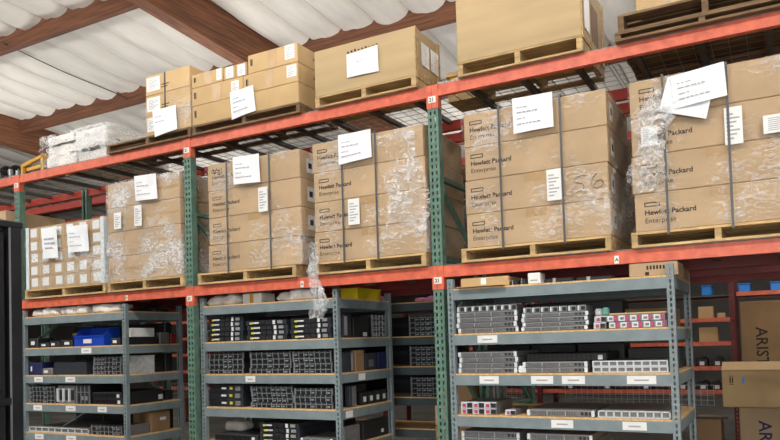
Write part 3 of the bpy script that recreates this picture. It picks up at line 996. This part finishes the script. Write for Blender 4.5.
# ------------------------------------------------------------------ rack equipment
def eq_meshes(style, wd, h, dp):
    def mk():
        L = []
        def add(n, mb, m, stuff=False):
            L.append((n, mb.mesh(n, m), stuff))
        if style == 'silver':
            add('chassis', MB().box(.004, wd - .004, .006, dp, 0.001, h - .001), 'server_silver')
            add('front_panel', MB().box(.022, wd - .022, .0, .006, .004, h - .004), 'server_silver_face')
            for ex in (0, wd - .022):
                add('ear', MB().cbox(ex, ex + .022, -.008, .006, .001, h - .002, .003), 'ear_white')
            d = MB()
            for q in (.30, .57):
                d.box(wd * q, wd * q + .006, -.004, 0, .004, h - .004)
            d.box(.022, wd - .022, -.003, 0, h - .008, h - .004)
            add('divider', d, 'chrome', True)
            p = MB()
            for q in range(3):
                p.box(wd * .80 + q * .028, wd * .80 + q * .028 + .018, -.002, 0, h * .25, h * .7)
            add('port_row', p, 'server_black', True)
            v = MB()
            for q in range(18):
                xx = .04 + q * (wd * .74 - .04) / 18
                v.box(xx, xx + .008, -.0012, 0, h * .22, h * .62)
            add('vent_slots', v, 'vent_grey', True)
        elif style == 'window':
            add('chassis', MB().box(.004, wd - .004, .008, dp, .001, h - .001), 'server_silver')
            f = MB()
            n = 9
            for q in range(n + 1):
                xx = q * (wd - .008) / n
                f.box(xx, xx + .008, -.004, .008, .002, h - .002)
            f.box(0, wd, -.004, .008, 0.001, .007).box(0, wd, -.004, .008, h - .008, h - .001)
            add('grille', f, 'ear_white', True)
            b = MB()
            for q in range(n):
                xx = q * (wd - .008) / n + .012
                b.box(xx, xx + (wd / n) - .018, .003, .008, h * .3, h * .8)
            add('bay_doors', b, 'server_silver_face', True)
        elif style == 'tagged':
            add('chassis', MB().box(.002, wd - .002, .006, dp, .001, h - .001), 'server_dark')
            f = MB()
            n = 6
            for q in range(n):
                xx = .03 + q * (wd - .06) / n
                f.box(xx, xx + (wd - .06) / n - .006, -.002, .006, .005, h - .005)
            add('drive_carriers', f, 'server_black', True)
            add('asset_strip', MB().box(.05, wd * .34, -.004, -.002, h * .35, h * .62), 'tag_white')
            add('yellow_tag', MB().box(wd * .12, wd * .19, -.006, -.004, h * .25, h * .6), 'tag_yellow')
            add('label_block', MB().box(wd * .68, wd * .74, -.004, -.002, h * .12, h * .88), 'tag_white')
            add('handle', MB().box(wd * .80, wd * .92, -.006, -.002, h * .2, h * .8), 'chrome')
        elif style == 'yellow_sq':
            add('chassis', MB().box(.002, wd - .002, .006, dp, .001, h - .001), 'server_dark')
            f = MB()
            for q in range(4):
                f.box(.02, wd * .5, -.002, .006, h * (.08 + q * .23), h * (.24 + q * .23))
            add('drive_carriers', f, 'server_black', True)
            add('label_block', MB().box(wd * .38, wd * .52, -.005, -.002, h * .4, h * .65), 'tag_white')
            add('yellow_tag', MB().box(wd * .62, wd * .69, -.005, .006, h * .35, h * .7), 'tag_yellow')
            add('fan_grille', MB().box(wd * .78, wd * .92, -.004, .006, h * .2, h * .8), 'server_silver')
        elif style == 'cells':
            add('chassis', MB().box(.002, wd - .002, .010, dp, .001, h - .001), 'server_black')
            f = MB()
            n = max(3, int(wd / .055))
            rr = random.Random(int(wd * 997 + h * 7919))
            for q in range(n):
                xx = .01 + q * (wd - .02) / n
                w1 = (wd - .02) / n
                f.box(xx + .003, xx + w1 - .003, .002, .010, .004, h - .004, 0)
                f.box(xx, xx + .0035, -.005, .010, .003, h - .003, 1)
                f.box(xx + .010, xx + w1 - .006, -.002, .002, h * .62, h * .62 + .004, 1)
                f.box(xx + .012, xx + w1 - .008, -.001, .002, h * .15, h * .45, 2)
                if rr.random() < .35:
                    f.box(xx + .012, xx + w1 * .7, -.004, .002, h * .2, h * .42, 1)
            add('drive_carriers', f, ['server_dark', 'chrome', 'black_plastic'], True)
            add('ear', MB().box(0, .008, -.004, .01, 0, h), 'server_silver')
            add('ear', MB().box(wd - .008, wd, -.004, .01, 0, h), 'server_silver')
        elif style == 'pink':
            add('chassis', MB().box(.002, wd - .002, .008, dp, .001, h - .001), 'server_silver')
            f = MB()
            n = max(1, round(wd / .09))
            for q in range(n):
                xx = q * wd / n
                w1 = wd / n
                f.box(xx, xx + .006, -.006, .008, 0, h, 1)
                f.box(xx, xx + w1, -.006, .008, h - .006, h, 1)
                f.box(xx + .014, xx + w1 * .44, -.010, .008, h * .2, h * .72, 0)
                f.box(xx + .008, xx + w1 * .5, -.006, .008, h * .06, h * .86, 1)
                f.box(xx + w1 * .56, xx + w1 * .90, -.004, .008, h * .18, h * .80, 2)
            add('power_supply_row', f, ['magenta', 'ear_white', 'server_black'], True)
        elif style == 'pinkwhite':
            add('chassis', MB().box(.002, wd - .002, .008, dp, .001, h - .001), 'server_silver')
            f = MB()
            n = max(1, round(wd / .075))
            for q in range(n):
                xx = q * wd / n
                w1 = wd / n
                f.box(xx + .004, xx + w1 * .6, -.005, .008, h * .1, h * .9, 1)
                f.box(xx + .014, xx + w1 * .5, -.007, -.005, h * .3, h * .65, 2)
                f.box(xx + w1 * .66, xx + w1 * .9, -.009, .008, h * .05, h * .85, 0)
            add('power_supply_row', f, ['magenta', 'ear_white', 'server_silver_face'], True)
        elif style == 'module':
            add('chassis', MB().box(.001, wd - .001, .01, dp, .0, h - .001), 'server_silver')
            add('socket', MB().box(wd * .45, wd * .88, -.001, .01, h * .2, h * .75), 'server_black')
            add('handle', MB().box(wd * .08, wd * .28, -.012, .01, h * .1, h * .85), 'ear_white')
        elif style == 'flatblack':
            add('chassis', MB().cbox(0, wd, .006, dp, 0, h, .006), 'server_black')
            f = MB()
            for q in range(14):
                f.box(.02 + q * (wd - .1) / 14, .03 + q * (wd - .1) / 14, 0, .006, h * .2, h * .8)
            add('vent_slots', f, 'black_plastic', True)
            add('port', MB().box(wd - .06, wd - .03, -.002, .006, h * .15, h * .7), 'tag_white')
        return L
    return cached(('eq', style, round(wd, 3), round(h, 3), round(dp, 3)), mk)
def equip(style, label, x, y, z, wd, h, dp=.55, group=None, name='server', cat='server', rz=0):
    t = thing(name, label, cat, (x, y, z), rz, group)
    for (n, me, st) in eq_meshes(style, wd, h, dp):
        obj(n, me, t, kind='stuff' if st else None)
    return t
NTH = ('leftmost', 'second from left', 'third from left', 'fourth from left', 'fifth from left', 'sixth from left', 'seventh from left', 'eighth from left')
CNT = ('bottom', 'second from bottom', 'third from bottom', 'fourth from bottom', 'fifth from bottom', 'sixth from bottom')
def stack(style, n, where, x0, x1, y, z, h, dp=.55, name='server', noun='server', jit=.006):
    for k in range(n):
        rr = random.Random(int(x0 * 1000) + k * 17 + int(z * 100))
        pos = ('top' if k == n - 1 and n > 1 else CNT[k]) + ' ' if n > 1 else ''
        equip(style, '%s%s' % (pos, noun) + ' in the ' + where if n > 1 else noun + ' in the ' + where, x0 + rr.uniform(-jit, jit), y + rr.uniform(0, jit * 2), z + k * h, x1 - x0, h, dp, 'equipment stack: ' + where)

# --- right-hand unit (unit 3)
Y3 = U3Y + .035
stack('silver', 4, 'left stack on its upper shelf, right shelving', .195, .655, Y3, BT[1], .0385, noun='silver server')
for k in range(8):
    equip('module', '%s small power module on the left silver stack, right shelving' % NTH[k], .20 + k * .0565, Y3 + .004, BT[1] + .154, .054, .045, .2, 'power modules on the left stack', 'power_module', 'module')
stack('silver', 4, 'middle stack on its upper shelf, right shelving', .685, 1.145, Y3, BT[1], .0315, noun='silver server')
for k in range(7):
    equip('module', '%s small power module on the middle silver stack, right shelving' % NTH[k], .70 + k * .063, Y3 + .004, BT[1] + .126, .056, .042, .2, 'power modules on the middle stack', 'power_module', 'module')
stack('pink', 2, 'narrow pink-tabbed pile beside the silver stacks', 1.185, 1.265, Y3, BT[1], .043, .4, noun='module')
stack('pinkwhite', 2, 'wide pink-tabbed pile at the right end, upper shelf', 1.275, 1.64, Y3, BT[1], .044, .4, noun='magenta module chassis')
tag(MB().cbox(0, .36, 0, .35, 0, .012, .003).build('cardboard_lid', 'carton_light', None, (1.285, Y3 + .004, BT[1] + .0885)), 'beige cardboard lid lying on the pink-tabbed module chassis', 'lid')
t = thing('plastic_pouch', 'blue and green plastic pouch on the narrow pink-tabbed pile', 'pouch', (1.19, Y3 + .02, BT[1] + .087))
MB().cbox(0, .045, 0, .05, 0, .05, .01).build('blue_side', 'clear_plastic', t)
MB().cbox(.046, .09, 0, .05, 0, .055, .01).build('green_side', 'teal_item', t)
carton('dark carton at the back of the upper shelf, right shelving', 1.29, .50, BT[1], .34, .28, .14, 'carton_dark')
stack('silver', 4, 'left stack on its second shelf, right shelving', .20, .645, Y3, BT[2], .0385, noun='silver server')
stack('silver', 2, 'middle pile on its second shelf, right shelving', .685, 1.135, Y3, BT[2], .0385, noun='silver server')
equip('flatblack', 'flat black device lying on the silver servers, right shelving', .69, Y3 + .06, BT[2] + .078, .56, .055, .4, None, 'network_switch', 'device')
stack('window', 2, 'right pile with open bays on the second shelf', 1.165, 1.64, Y3, BT[2], .0395, noun='silver chassis')
equip('flatblack', 'black device at the back of the second shelf, right shelving', 1.29, .54, BT[2], .36, .15, .26, None, 'network_switch', 'device')
tag(MB().cbox(0, .05, 0, .05, 0, .05, .008).build('white_adapter', 'tag_white', None, (.645, Y3 + .005, BT[2])), 'white adapter between silver server piles on the second shelf', 'adapter')
stack('pink', 2, 'pink-tabbed pile on the third shelf, right shelving', .205, .475, Y3, BT[3], .045, .35, noun='module chassis')
stack('pink', 1, 'third shelf beside the pink-tabbed pile', .545, .62, Y3, BT[3], .04, .3, noun='single pink-tabbed module')
stack('silver', 1, 'middle of the third shelf, right shelving', .70, 1.165, Y3, BT[3], .045, noun='flat silver server')
stack('window', 1, 'right end of the third shelf, right shelving', 1.19, 1.645, Y3, BT[3], .048, noun='flat silver chassis')
stack('silver', 4, 'left stack on its fourth shelf, right shelving', .2, .64, Y3, BT[4], .046, noun='grey server')
stack('silver', 4, 'right stack on its fourth shelf, right shelving', .70, 1.15, Y3, BT[4], .046, noun='grey server')
# on top
t = carton('flat open carton on top of the right shelving', .225, Y3 + .02, BT[0], .37, .3, .072, 'carton_light')
MB().box(.16, .20, -.0012, 0, .02, .066).build('tape', 'paper_label', t)
q = MB()
q.box(0, .36, -.10, -.002, .002, .006)
q.build('open_flap', 'carton_light', t)
t = thing('label_printer', 'small white box on top of the right shelving', 'box', (.735, Y3 + .02, BT[0]))
MB().cbox(0, .09, 0, .12, 0, .078, .006).build('body', 'paper_label', t)
MB().box(.02, .07, -.001, 0, .02, .03).build('slot', 'paper_ink', t)
for k, (x, wd, h) in enumerate(((.60, .06, .035), (.67, .05, .045), (.85, .2, .03), (1.07, .24, .025))):
    t = thing('cable_bundle', 'dark flat bundle of parts on top of the right shelving, %s' % ('leftmost', 'second', 'third', 'rightmost')[k], 'bundle', (x, Y3 + .03, BT[0]))
    MB().cbox(0, wd, 0, .18, 0, h, .01).build('bundle_body', 'server_black', t)
    MB().box(wd * .3, wd * .4, -.002, .18, h * .1, h + .002).build('tie', 'chrome', t)
t = carton('printed brown carton at the right end atop the right shelving', 1.42, Y3 + .03, BT[0], .30, .3, .092, 'carton')
mb = MB()
for k in range(7):
    mb.box(.11 + k * .02, .122 + k * .02, -.0012, 0, .045, .07)
mb.box(.10, .125, -.0012, 0, .008, .03)
mb.build('lettering', 'print', t)
carton('second brown carton behind the printed one atop the right shelving', 1.45, .42, BT[0], .26, .3, .08, 'carton_dark')

# --- middle unit (unit 2)
Y2 = U2Y + .035
def f2(x):
    return -2.385 + (x + 2.455) * .977
for (x0, x1, n, nm) in ((-2.40, -1.985, 5, 'left'), (-1.94, -1.485, 4, 'middle'), (-1.45, -1.025, 4, 'right')):
    stack('tagged', n, nm + ' stack, upper shelf, middle shelving', f2(x0), f2(x1), Y2, BT[1], .044, noun='tagged dark server')
for (x0, x1, n, nm) in ((-2.40, -1.985, 4, 'left'), (-1.90, -1.45, 4, 'middle'), (-1.425, -1.025, 4, 'right')):
    stack('cells', n, nm + ' stack, second shelf, middle shelving', f2(x0), f2(x1), Y2, BT[2], .047, noun='black drive array')
stack('yellow_sq', 3, 'left stack, third shelf, middle shelving', f2(-2.40), f2(-1.995), Y2, BT[3], .066, noun='server with yellow square')
stack('cells', 4, 'middle stack, third shelf, middle shelving', f2(-1.90), f2(-1.44), Y2, BT[3], .047, noun='black drive array')
stack('cells', 3, 'right stack, third shelf, middle shelving', f2(-1.42), f2(-1.025), Y2, BT[3], .058, noun='black drive array')
stack('tagged', 4, 'middle stack, fourth shelf, middle shelving', f2(-1.82), f2(-1.38), Y2, BT[4], .044, noun='tagged dark server')
equip('flatblack', 'flat grey device at the left of the fourth shelf, middle shelving', f2(-2.35), Y2, BT[4], .5, .06, .4, None, 'network_switch', 'device')
bundle('crumpled white bag on the fourth shelf of the middle shelving', -2.2, .35, BT[4] + .06, .22, .2, .09, 3.1, 'foam_white', 'plastic_bag', 'bag')
equip('silver', 'pale server at the right of the fourth shelf, middle shelving', f2(-1.36), Y2, BT[4], .32, .06, .4)
def bag(label, x, y, z, wd, dp, h, seed, m='film_white'):
    return bundle(label, x, y, z, wd, dp, h, seed, m, 'plastic_bag', 'bag')
bag('left clear crumpled plastic bag on top of the middle shelving', -2.17, .20, BT[0], .36, .22, .10, 1.5)
bag('right clear crumpled plastic bag on top of the middle shelving', -1.36, .20, BT[0], .40, .22, .095, 2.5)
bag('flattened plastic bag behind the white carton on the middle shelving', -1.66, .50, BT[0], .20, .25, .05, 3.5)
t = carton('small white carton with orange tape on the middle shelving', -1.93, Y2 + .02, BT[0], .21, .2, .09, 'paper_label')
MB().box(.085, .125, -.0012, 0, 0, .09).build('tape', 'orange_wood', t)
# open-front yellow bin
def bin_(label, loc, wd, dp, h, m, rz=0, lab=None):
    t = thing('storage_bin', label, 'bin', loc, rz)
    th = .006
    mb = MB().box(0, wd, 0, dp, 0, th)
    mb.box(0, wd, dp - th, dp, th, h)
    for x in (0, wd - th):
        i = len(mb.v)
        mb.v += [(x, .0, th), (x + th, .0, th), (x + th, dp - th, th), (x, dp - th, th), (x, 0, h * .55), (x + th, 0, h * .55), (x + th, dp * .45, h), (x, dp * .45, h), (x + th, dp - th, h), (x, dp - th, h)]
        mb.f += [tuple(i + k for k in q) for q in ((0, 4, 7, 9, 3), (1, 2, 8, 6, 5), (0, 1, 5, 4), (4, 5, 6, 7), (7, 6, 8, 9), (3, 9, 8, 2), (0, 3, 2, 1))]
        mb.m += [0] * 7
    mb.build('shell', m, t)
    MB().box(th, wd - th, 0, th, th, h * .5).build('front_wall', m, t)
    MB().box(-.008, wd + .008, -.008, .004, h * .5, h * .5 + .014).build('front_rim', m, t)
    if lab:
        MB().box(wd * .32, wd * .6, -.0025, -.0005, h * .15, h * .38).build('label', 'tag_white', t)
    return t
t = thing('storage_bin', 'yellow plastic bin on top of the middle shelving', 'bin', (-.93, .43, BT[0]))
MB().box(-.0, .006, 0, .4, 0, .095).box(-.16, 0, 0, .006, 0, .095).box(-.16, 0, .394, .4, 0, .095).box(-.166, -.16, 0, .4, 0, .095).box(-.16, 0, .006, .394, 0, .006).build('shell', 'yellow_bin', t)
MB().box(-.172, .012, -.006, .406, .088, .1).build('rim', 'yellow_bin', t)
for (x, y, lb) in ((-1.05, .91, 'left'), (-.78, 1.5, 'right')):
    bag('%s pink foam bag in the shadow atop the shelving' % lb, x, y, BT[0] + (0 if y < 1 else 0), .2, .13, .05, x * 3, 'pink_foam')
# things facing the open side of the middle unit
XS = U2X[1] - .03
def side_box(name, label, cat, y0, y1, z, h, dp, m, mark=None, x=XS, mm='tag_white'):
    t = thing(name, label, cat, (x - dp, y0, z))
    MB().cbox(0, dp, 0, y1 - y0, 0, h, .005).build('body', m, t)
    if mark:
        a, b, c, d = mark
        MB().box(dp, dp + .0015, (y1 - y0) * a, (y1 - y0) * b, h * c, h * d).build('label', mm, t)
    return t
side_box('panel_server', 'blue-grey device end with white strip on upper side, middle shelving', 'server', .18, .31, BT[1], .2, .05, 'server_dark', (.1, .45, .1, .9), mm='chrome')
side_box('black_case', 'black case with white label inside the middle shelving side', 'case', .34, .60, BT[1], .17, .05, 'server_black', (.6, .85, .05, .25))
for k in range(4):
    equip('cells', '%s drive array seen at the upper open side of the middle shelving' % CNT[k], XS, .66, BT[1] + k * .05, .25, .05, .3, 'side drive arrays', rz=math.pi / 2)
side_box('black_case', 'dark case at the second level side of the middle shelving', 'case', .16, .33, BT[2], .17, .05, 'server_dark', (.75, .95, .05, .95), mm='chrome')
side_box('carton_slab', 'narrow brown carton at the second level side', 'carton', .36, .50, BT[2], .18, .05, 'carton_dark')
side_box('black_case', 'dark grey case beside the narrow brown carton', 'case', .52, .72, BT[2], .15, .05, 'server_dark', (.3, .7, .2, .6), mm='server_silver_face')
side_box('blue_case', 'navy blue case at the rear of the second level side', 'case', .75, .90, BT[2], .15, .05, 'blue_navy')
side_box('panel_server', 'tall grey panel standing at the third level side', 'panel', .25, .36, BT[3], .18, .05, 'server_dark', (.3, .9, .02, .98), mm='server_silver_face')
for k in range(4):
    side_box('black_bin', 'black parts bin with white label on the side, %s from the front' % ('first', 'second', 'third', 'fourth')[k], 'bin', .44 + k * .115, .54 + k * .115, BT[3], .11, .05, 'black_plastic', (.3, .75, .25, .65))
side_box('grey_case', 'grey case at the fourth level side of the middle shelving', 'case', .15, .40, BT[4], .15, .05, 'server_silver_face')
side_box('black_case', 'black case at the rear of the fourth level side', 'case', .45, .9, BT[4], .16, .05, 'server_black', (.7, .8, .2, .4))

# --- left unit (unit 1)
Y1 = U1Y + .035
for (x0, x1, sd, lb) in ((-4.81, -4.38, 1, 'left'), (-4.33, -3.9, 2, 'middle'), (-3.86, -3.46, 3, 'right')):
    bag('%s clear plastic bag of parts on top of the left shelving' % lb, (x0 + x1) / 2, .16, BT[0], x1 - x0, .24, .09, sd * 2.2)
bag('dark bag at the open end on top of the left shelving', -3.5, .55, BT[0], .25, .25, .06, 9.1, 'server_black')
bin_('blue open-front plastic bin on the left shelving', (-4.10, Y1, BT[1]), .44, .2, .185, 'blue_bin', 0, True)
def gadget(label, x, z, wd, h, m='server_black', lab=(.3, .7), name='power_brick', cat='adapter', y=None):
    t = thing(name, label, cat, (x, (Y1 if y is None else y), z))
    MB().cbox(0, wd, 0, .2, 0, h, .01).build('body', m, t)
    MB().box(wd * lab[0], wd * lab[1], -.0015, 0, h * .3, h * .7).build('label', 'tag_white', t)
    MB().tube([(wd * .5, .1, h), (wd * .6, .08, h + .02), (wd * .8, .05, h + .025), (wd * .95, .03, h + .005)], .006, 6).build('cord', 'black_plastic', t)
    return t
gadget('leftmost black adapter with white tag, left shelving top row', -4.84, BT[1], .15, .10)
gadget('second black adapter with white tag, left shelving', -4.67, BT[1], .16, .05)
gadget('third black adapter, left shelving', -4.49, BT[1], .14, .06, lab=(.2, .6))
gadget('fourth black adapter beside the blue bin', -4.33, BT[1], .19, .07, lab=(.4, .8))
gadget('black adapter right of the blue bin', -3.565, BT[1], .13, .07, lab=(.3, .7))
tag(MB().tube([(0, 0, 0), (.15, .03, .008), (.27, 0, .004)], .012, 8).build('wooden_rod', 'carton_light', None, (-4.40, Y1 + .22, BT[1] + .13)), 'pale rod lying across the black adapters', 'rod')
gadget('black device under the pale rod', -4.42, BT[1], .29, .118, y=Y1 + .22, lab=(.05, .1))
side_box('white_carton', 'white carton at the open end of the left shelving', 'carton', .09, .40, BT[1] + .075, .09, .06, 'paper_label', x=-3.34)
side_box('black_case', 'black case under the white carton, left shelving', 'case', .06, .45, BT[1], .075, .06, 'server_black', x=-3.34)
side_box('grey_case', 'grey device at the rear of the left shelving top row', 'device', .47, .60, BT[1], .12, .06, 'server_silver_face', x=-3.34)
side_box('red_case', 'dark red case at the rear of the left shelving', 'case', .62, .70, BT[1], .11, .06, 'red_item', x=-3.34)
gadget('navy blue box at the left of the second shelf, left shelving', -4.85, BT[2], .22, .13, 'blue_navy', (.2, .3), 'blue_case', 'case')
gadget('grey gadget on the second shelf, left shelving', -4.62, BT[2], .16, .07, 'server_silver_face', (.2, .6))
t = thing('clear_bin', 'clear plastic bin on the second shelf, left shelving', 'bin', (-4.42, Y1, BT[2]))
MB().box(0, .5, 0, .3, 0, .004).box(0, .5, 0, .004, .004, .13).box(0, .5, .296, .3, .004, .13).box(0, .004, .004, .296, .004, .13).box(.496, .5, .004, .296, .004, .13).build('shell', 'server_dark', t)
for k in range(4):
    gadget('black adapter standing in the dark bin, %s from the left' % ('first', 'second', 'third', 'fourth')[k], -4.40 + k * .12, BT[2] + .006, .1, .10, y=Y1 + .05)
stack('cells', 4, 'right end of the second shelf, left shelving', -3.82, -3.425, Y1, BT[2], .045, noun='drive array')
t = thing('clear_bin', 'clear plastic box at the open end of the left shelving', 'bin', (-3.34, .09, BT[2]))
MB().box(-.07, 0, 0, .3, 0, .17).build('shell', 'clear_plastic', t)
MB().box(-.075, .004, -.004, .304, .17, .18).build('lid', 'clear_plastic', t)
stack('cells', 4, 'left end of the third shelf, left shelving', -4.845, -4.42, Y1, BT[3], .045, noun='drive array')
for k in range(3):
    equip('module', 'upright white-edged module on the third shelf, %s' % ('left', 'middle', 'right')[k], -4.38 + k * .09, Y1, BT[3], .08, .185, .35, 'upright modules', 'drive_module', 'module')
equip('cells', 'pale-fronted array at the middle of the third shelf, left shelving', -4.08, Y1, BT[3], .2, .19, .4)
stack('flatblack', 2, 'right of the third shelf, left shelving', -3.85, -3.425, Y1, BT[3], .06, noun='flat black device')
stack('window', 1, 'left of the fourth shelf, left shelving', -4.845, -3.90, Y1, BT[4], .05, noun='long white-fronted chassis')
stack('cells', 2, 'right of the fourth shelf, left shelving', -3.86, -3.425, Y1, BT[4], .048, .25, noun='pale drive array')
tag(MB().bar((0, 0, .0), (.22, .1, .14), .012).build('metal_strip', 'server_silver', None, (-4.42, Y1 + .1, BT[4] + .056)), 'thin metal strip leaning on the fourth shelf, left shelving', 'strip')
t = carton('brown carton with small white label at the open end, left shelving', -3.60, .33, BT[4], .26, .26, .205, 'carton_dark')
MB().box(.26, .2612, .12, .2, .11, .14).build('label', 'tag_white', t)
side_box('grey_case', 'pale grey case on the fourth shelf, open end of left shelving', 'case', .06, .31, BT[4], .1, .06, 'server_silver_face', x=-3.34)
side_box('black_case', 'black case at the third shelf open end, left shelving', 'case', .06, .5, BT[3], .12, .06, 'server_black', (.85, .98, .2, .6), x=-3.34)

# --- dark unit behind
for li in (1, 2, 3):
    for k in range(4):
        equip('cells', 'dark array on the %s shadowed rear shelf, %s' % (('', 'upper', 'middle', 'lower')[li], CNT[k]), -.90, 1.34, BT[li] + k * .048, .36, .046, .4, 'arrays on the rear shelving')
# cartons between the middle shelving and the green post
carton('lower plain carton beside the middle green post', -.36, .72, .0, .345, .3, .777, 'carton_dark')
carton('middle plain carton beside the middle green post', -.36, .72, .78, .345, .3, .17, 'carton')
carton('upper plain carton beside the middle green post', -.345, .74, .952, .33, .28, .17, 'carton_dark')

# ------------------------------------------------------------------ far aisle, right side
carton('large carton at the base of the stack in the far aisle', 1.90, 2.55, 0, .65, .5, .80, 'carton')
t = [o for o in COL.objects if o.name.startswith('carton') and o.get('label', '').startswith('large carton at the base')][0]
obj('lettering', text_mesh('ARISTA', .15, 'blue_navy', .002), t, (.16, -.0015, .68), (math.pi / 2, math.pi / 2, 0))
t = carton('open-flapped carton on the stack in the far aisle', 1.77, 2.5, .805, .75, .5, .34, 'carton_light')
q = MB()
q.v += [(0, .0, .342), (.75, .0, .342), (.75, .17, .41), (0, .17, .41), (0, .0, .346), (.75, .0, .346), (.75, .17, .414), (0, .17, .414)]
q.f += [(0, 3, 2, 1), (4, 5, 6, 7), (0, 1, 5, 4), (1, 2, 6, 5), (2, 3, 7, 6), (3, 0, 4, 7)]
q.m += [0] * 6
q.build('flap', 'carton_light', t)
MB().box(.17, .19, -.0015, 0, .22, .28).build('blue_mark', 'blue_bright', t)
mb = MB().box(.06, .10, -.0015, 0, .21, .215).box(.06, .10, -.0015, 0, .285, .29).box(.065, .075, -.0015, 0, .225, .275).box(.085, .095, -.0015, 0, .225, .275)
mb.build('print_mark', 'print', t)
MB().box(.62, .72, -.0015, 0, .1, .3).build('label', 'tag_white', t)
carton('low carton under the tall lettered carton', 1.86, 4.0, 0, .5, .4, .797, 'carton_dark')
t = carton('tall carton with sideways lettering under the far orange beam', 1.88, 4.02, .8, .40, .35, 1.03, 'carton_dark')
obj('lettering', text_mesh('ARISTA', .165, 'print', .002), t, (.15, -.0015, .743), (math.pi / 2, math.pi / 2, 0))
carton('open dark carton beside the stack in the far aisle', 1.50, 2.6, 0, .24, .35, .68, 'carton_dark')
t = [o for o in COL.objects if o.get('label', '').startswith('open dark carton')][0]
MB().box(-.06, .30, -.02, .02, .68, .70).build('flap', 'black_panel', t)
for k, (x, z, wd, h) in enumerate(((1.35, 1.36, .22, .20), (1.35, 1.655, .18, .17), (1.57, 1.655, .1, .08))):
    carton('small light carton on the far rack, %s of three' % ('lowest', 'middle', 'rightmost')[k], x, 5.06, z + .003, wd, .3, h, 'carton_light', 'small cartons on the far rack')
for k, (x, wd) in enumerate(((1.40, .12), (1.82, .14), (2.18, .16))):
    t = thing('blue_tote', 'bright blue tote on the far rack, %s of three' % ('left', 'middle', 'right')[k], 'tote', (x, 5.06, 1.966), 0, 'blue totes on the far rack')
    MB().cbox(0, wd, 0, .3, 0, .12, .01).build('body', 'blue_bright', t)
    MB().box(-.006, wd + .006, -.006, .306, .12, .13).build('rim', 'blue_bright', t)
for k, (x, z) in enumerate(((1.30, 1.046), (1.48, 1.046), (1.30, .746), (1.46, .746), (-.4, .746), (.1, .746), (.6, .746), (1.3, 1.356), (1.02, 1.046), (1.05, .746))):
    gadget('dark boxed part on the far rack between the orange beams, item %s' % ('one', 'two', 'three', 'four', 'five', 'six', 'seven', 'eight', 'nine', 'ten')[k], x + .001 * k, z, .14, .12, 'server_black', (.3, .7), 'boxed_part', 'part', 5.06) if k != 7 else None
# dark filler boxes added to blacken the back of the left and middle shelving
for nm, xs, yy, dp, lv in (('left', (-4.83, -4.35, -3.87), .60, .1, ((1, .22), (2, .19), (3, .10), (4, .2))), ('middle', (-2.31, -1.95, -1.60), .68, .2, ((1, .23), (2, .19), (3, .19), (4, .2)))):
    for li, h in lv:
        for k, x in enumerate(xs):
            t = thing('black_case', '%s dark filler box added at the back of the %s shelf, %s shelving' % (('left', 'middle', 'right')[k], ('', 'upper', 'second', 'third', 'fourth')[li], nm), 'case', (x, yy, BT[li]), 0, 'dark filler boxes at the back')
            MB().cbox(0, .465 if nm == 'left' else .345, 0, dp, 0, h, .006).build('body', 'server_black', t)
            MB().box(.12, .2, -.002, 0, h * .6, h * .75).build('label', 'server_dark', t)
for li in (0, 1, 2, 3):  # boxes added so the rear shelving looks black
    t = thing('black_case', 'long dark filler box added on the %s shadowed rear shelf' % ('top', 'upper', 'middle', 'lower')[li], 'case', (-1.95, 1.78, BT[li]))
    MB().cbox(0, 1.45, 0, .1, 0, .2, .006).build('body', 'server_black', t)
    MB().box(.6, .8, -.002, 0, .1, .14).build('label', 'server_dark', t)
# filler boxes added to darken the back of the right shelving's two upper shelves
for li, (h, nm) in ((1, (.215, 'upper')), (2, (.19, 'second'))):
    for k in range(3):
        t = thing('black_case', '%s dark filler box added at the back of the %s shelf, right shelving' % (('left', 'middle', 'right')[k], nm), 'case', (.2 + k * .36, .56, BT[li]), 0, 'dark filler boxes at the back')
        MB().cbox(0, .35, 0, .22, 0, h, .006).build('body', 'server_black', t)
        MB().box(.12, .2, -.002, 0, h * .6, h * .75).build('label', 'server_dark', t)

# ------------------------------------------------------------------ black server cabinet in the left foreground
CX, CY, CH = -.62, -2.9, 2.09
t = thing('server_cabinet', 'tall black server cabinet at the left edge in the foreground', 'cabinet', (CX - .7, CY - 1.0, 0))
MB().box(.04, .66, .04, .96, .05, CH - .04).build('core', 'black_panel', t)
for (x, y) in ((0, 0), (.64, 0), (0, .94), (.64, .94)):
    MB().cbox(x, x + .06, y, y + .06, 0, CH, .006).build('corner_post', 'black_paint', t)
MB().cbox(-.005, .705, -.005, 1.005, CH - .03, CH, .006).build('top_cap', 'black_paint', t)
for (z0, z1) in ((.1, 1.29), (1.33, CH - .06)):
    sp = MB().box(.685, .697, .085, .915, z0, z1).build('side_panel', 'black_panel', t)
    MB().box(.697, .701, .1, .9, z0 + .02, z0 + .03).box(.697, .701, .1, .9, z1 - .03, z1 - .02).box(.697, .701, .1, .108, z0 + .02, z1 - .02).box(.697, .701, .892, .9, z0 + .02, z1 - .02).build('raised_edge', 'black_paint', sp)
    MB().box(.697, .702, .84, .87, (z0 + z1) / 2, (z0 + z1) / 2 + .08).build('latch', 'chrome', sp)
MB().box(.68, .70, .06, .94, 1.295, 1.325).build('cross_rail', 'black_paint', t)
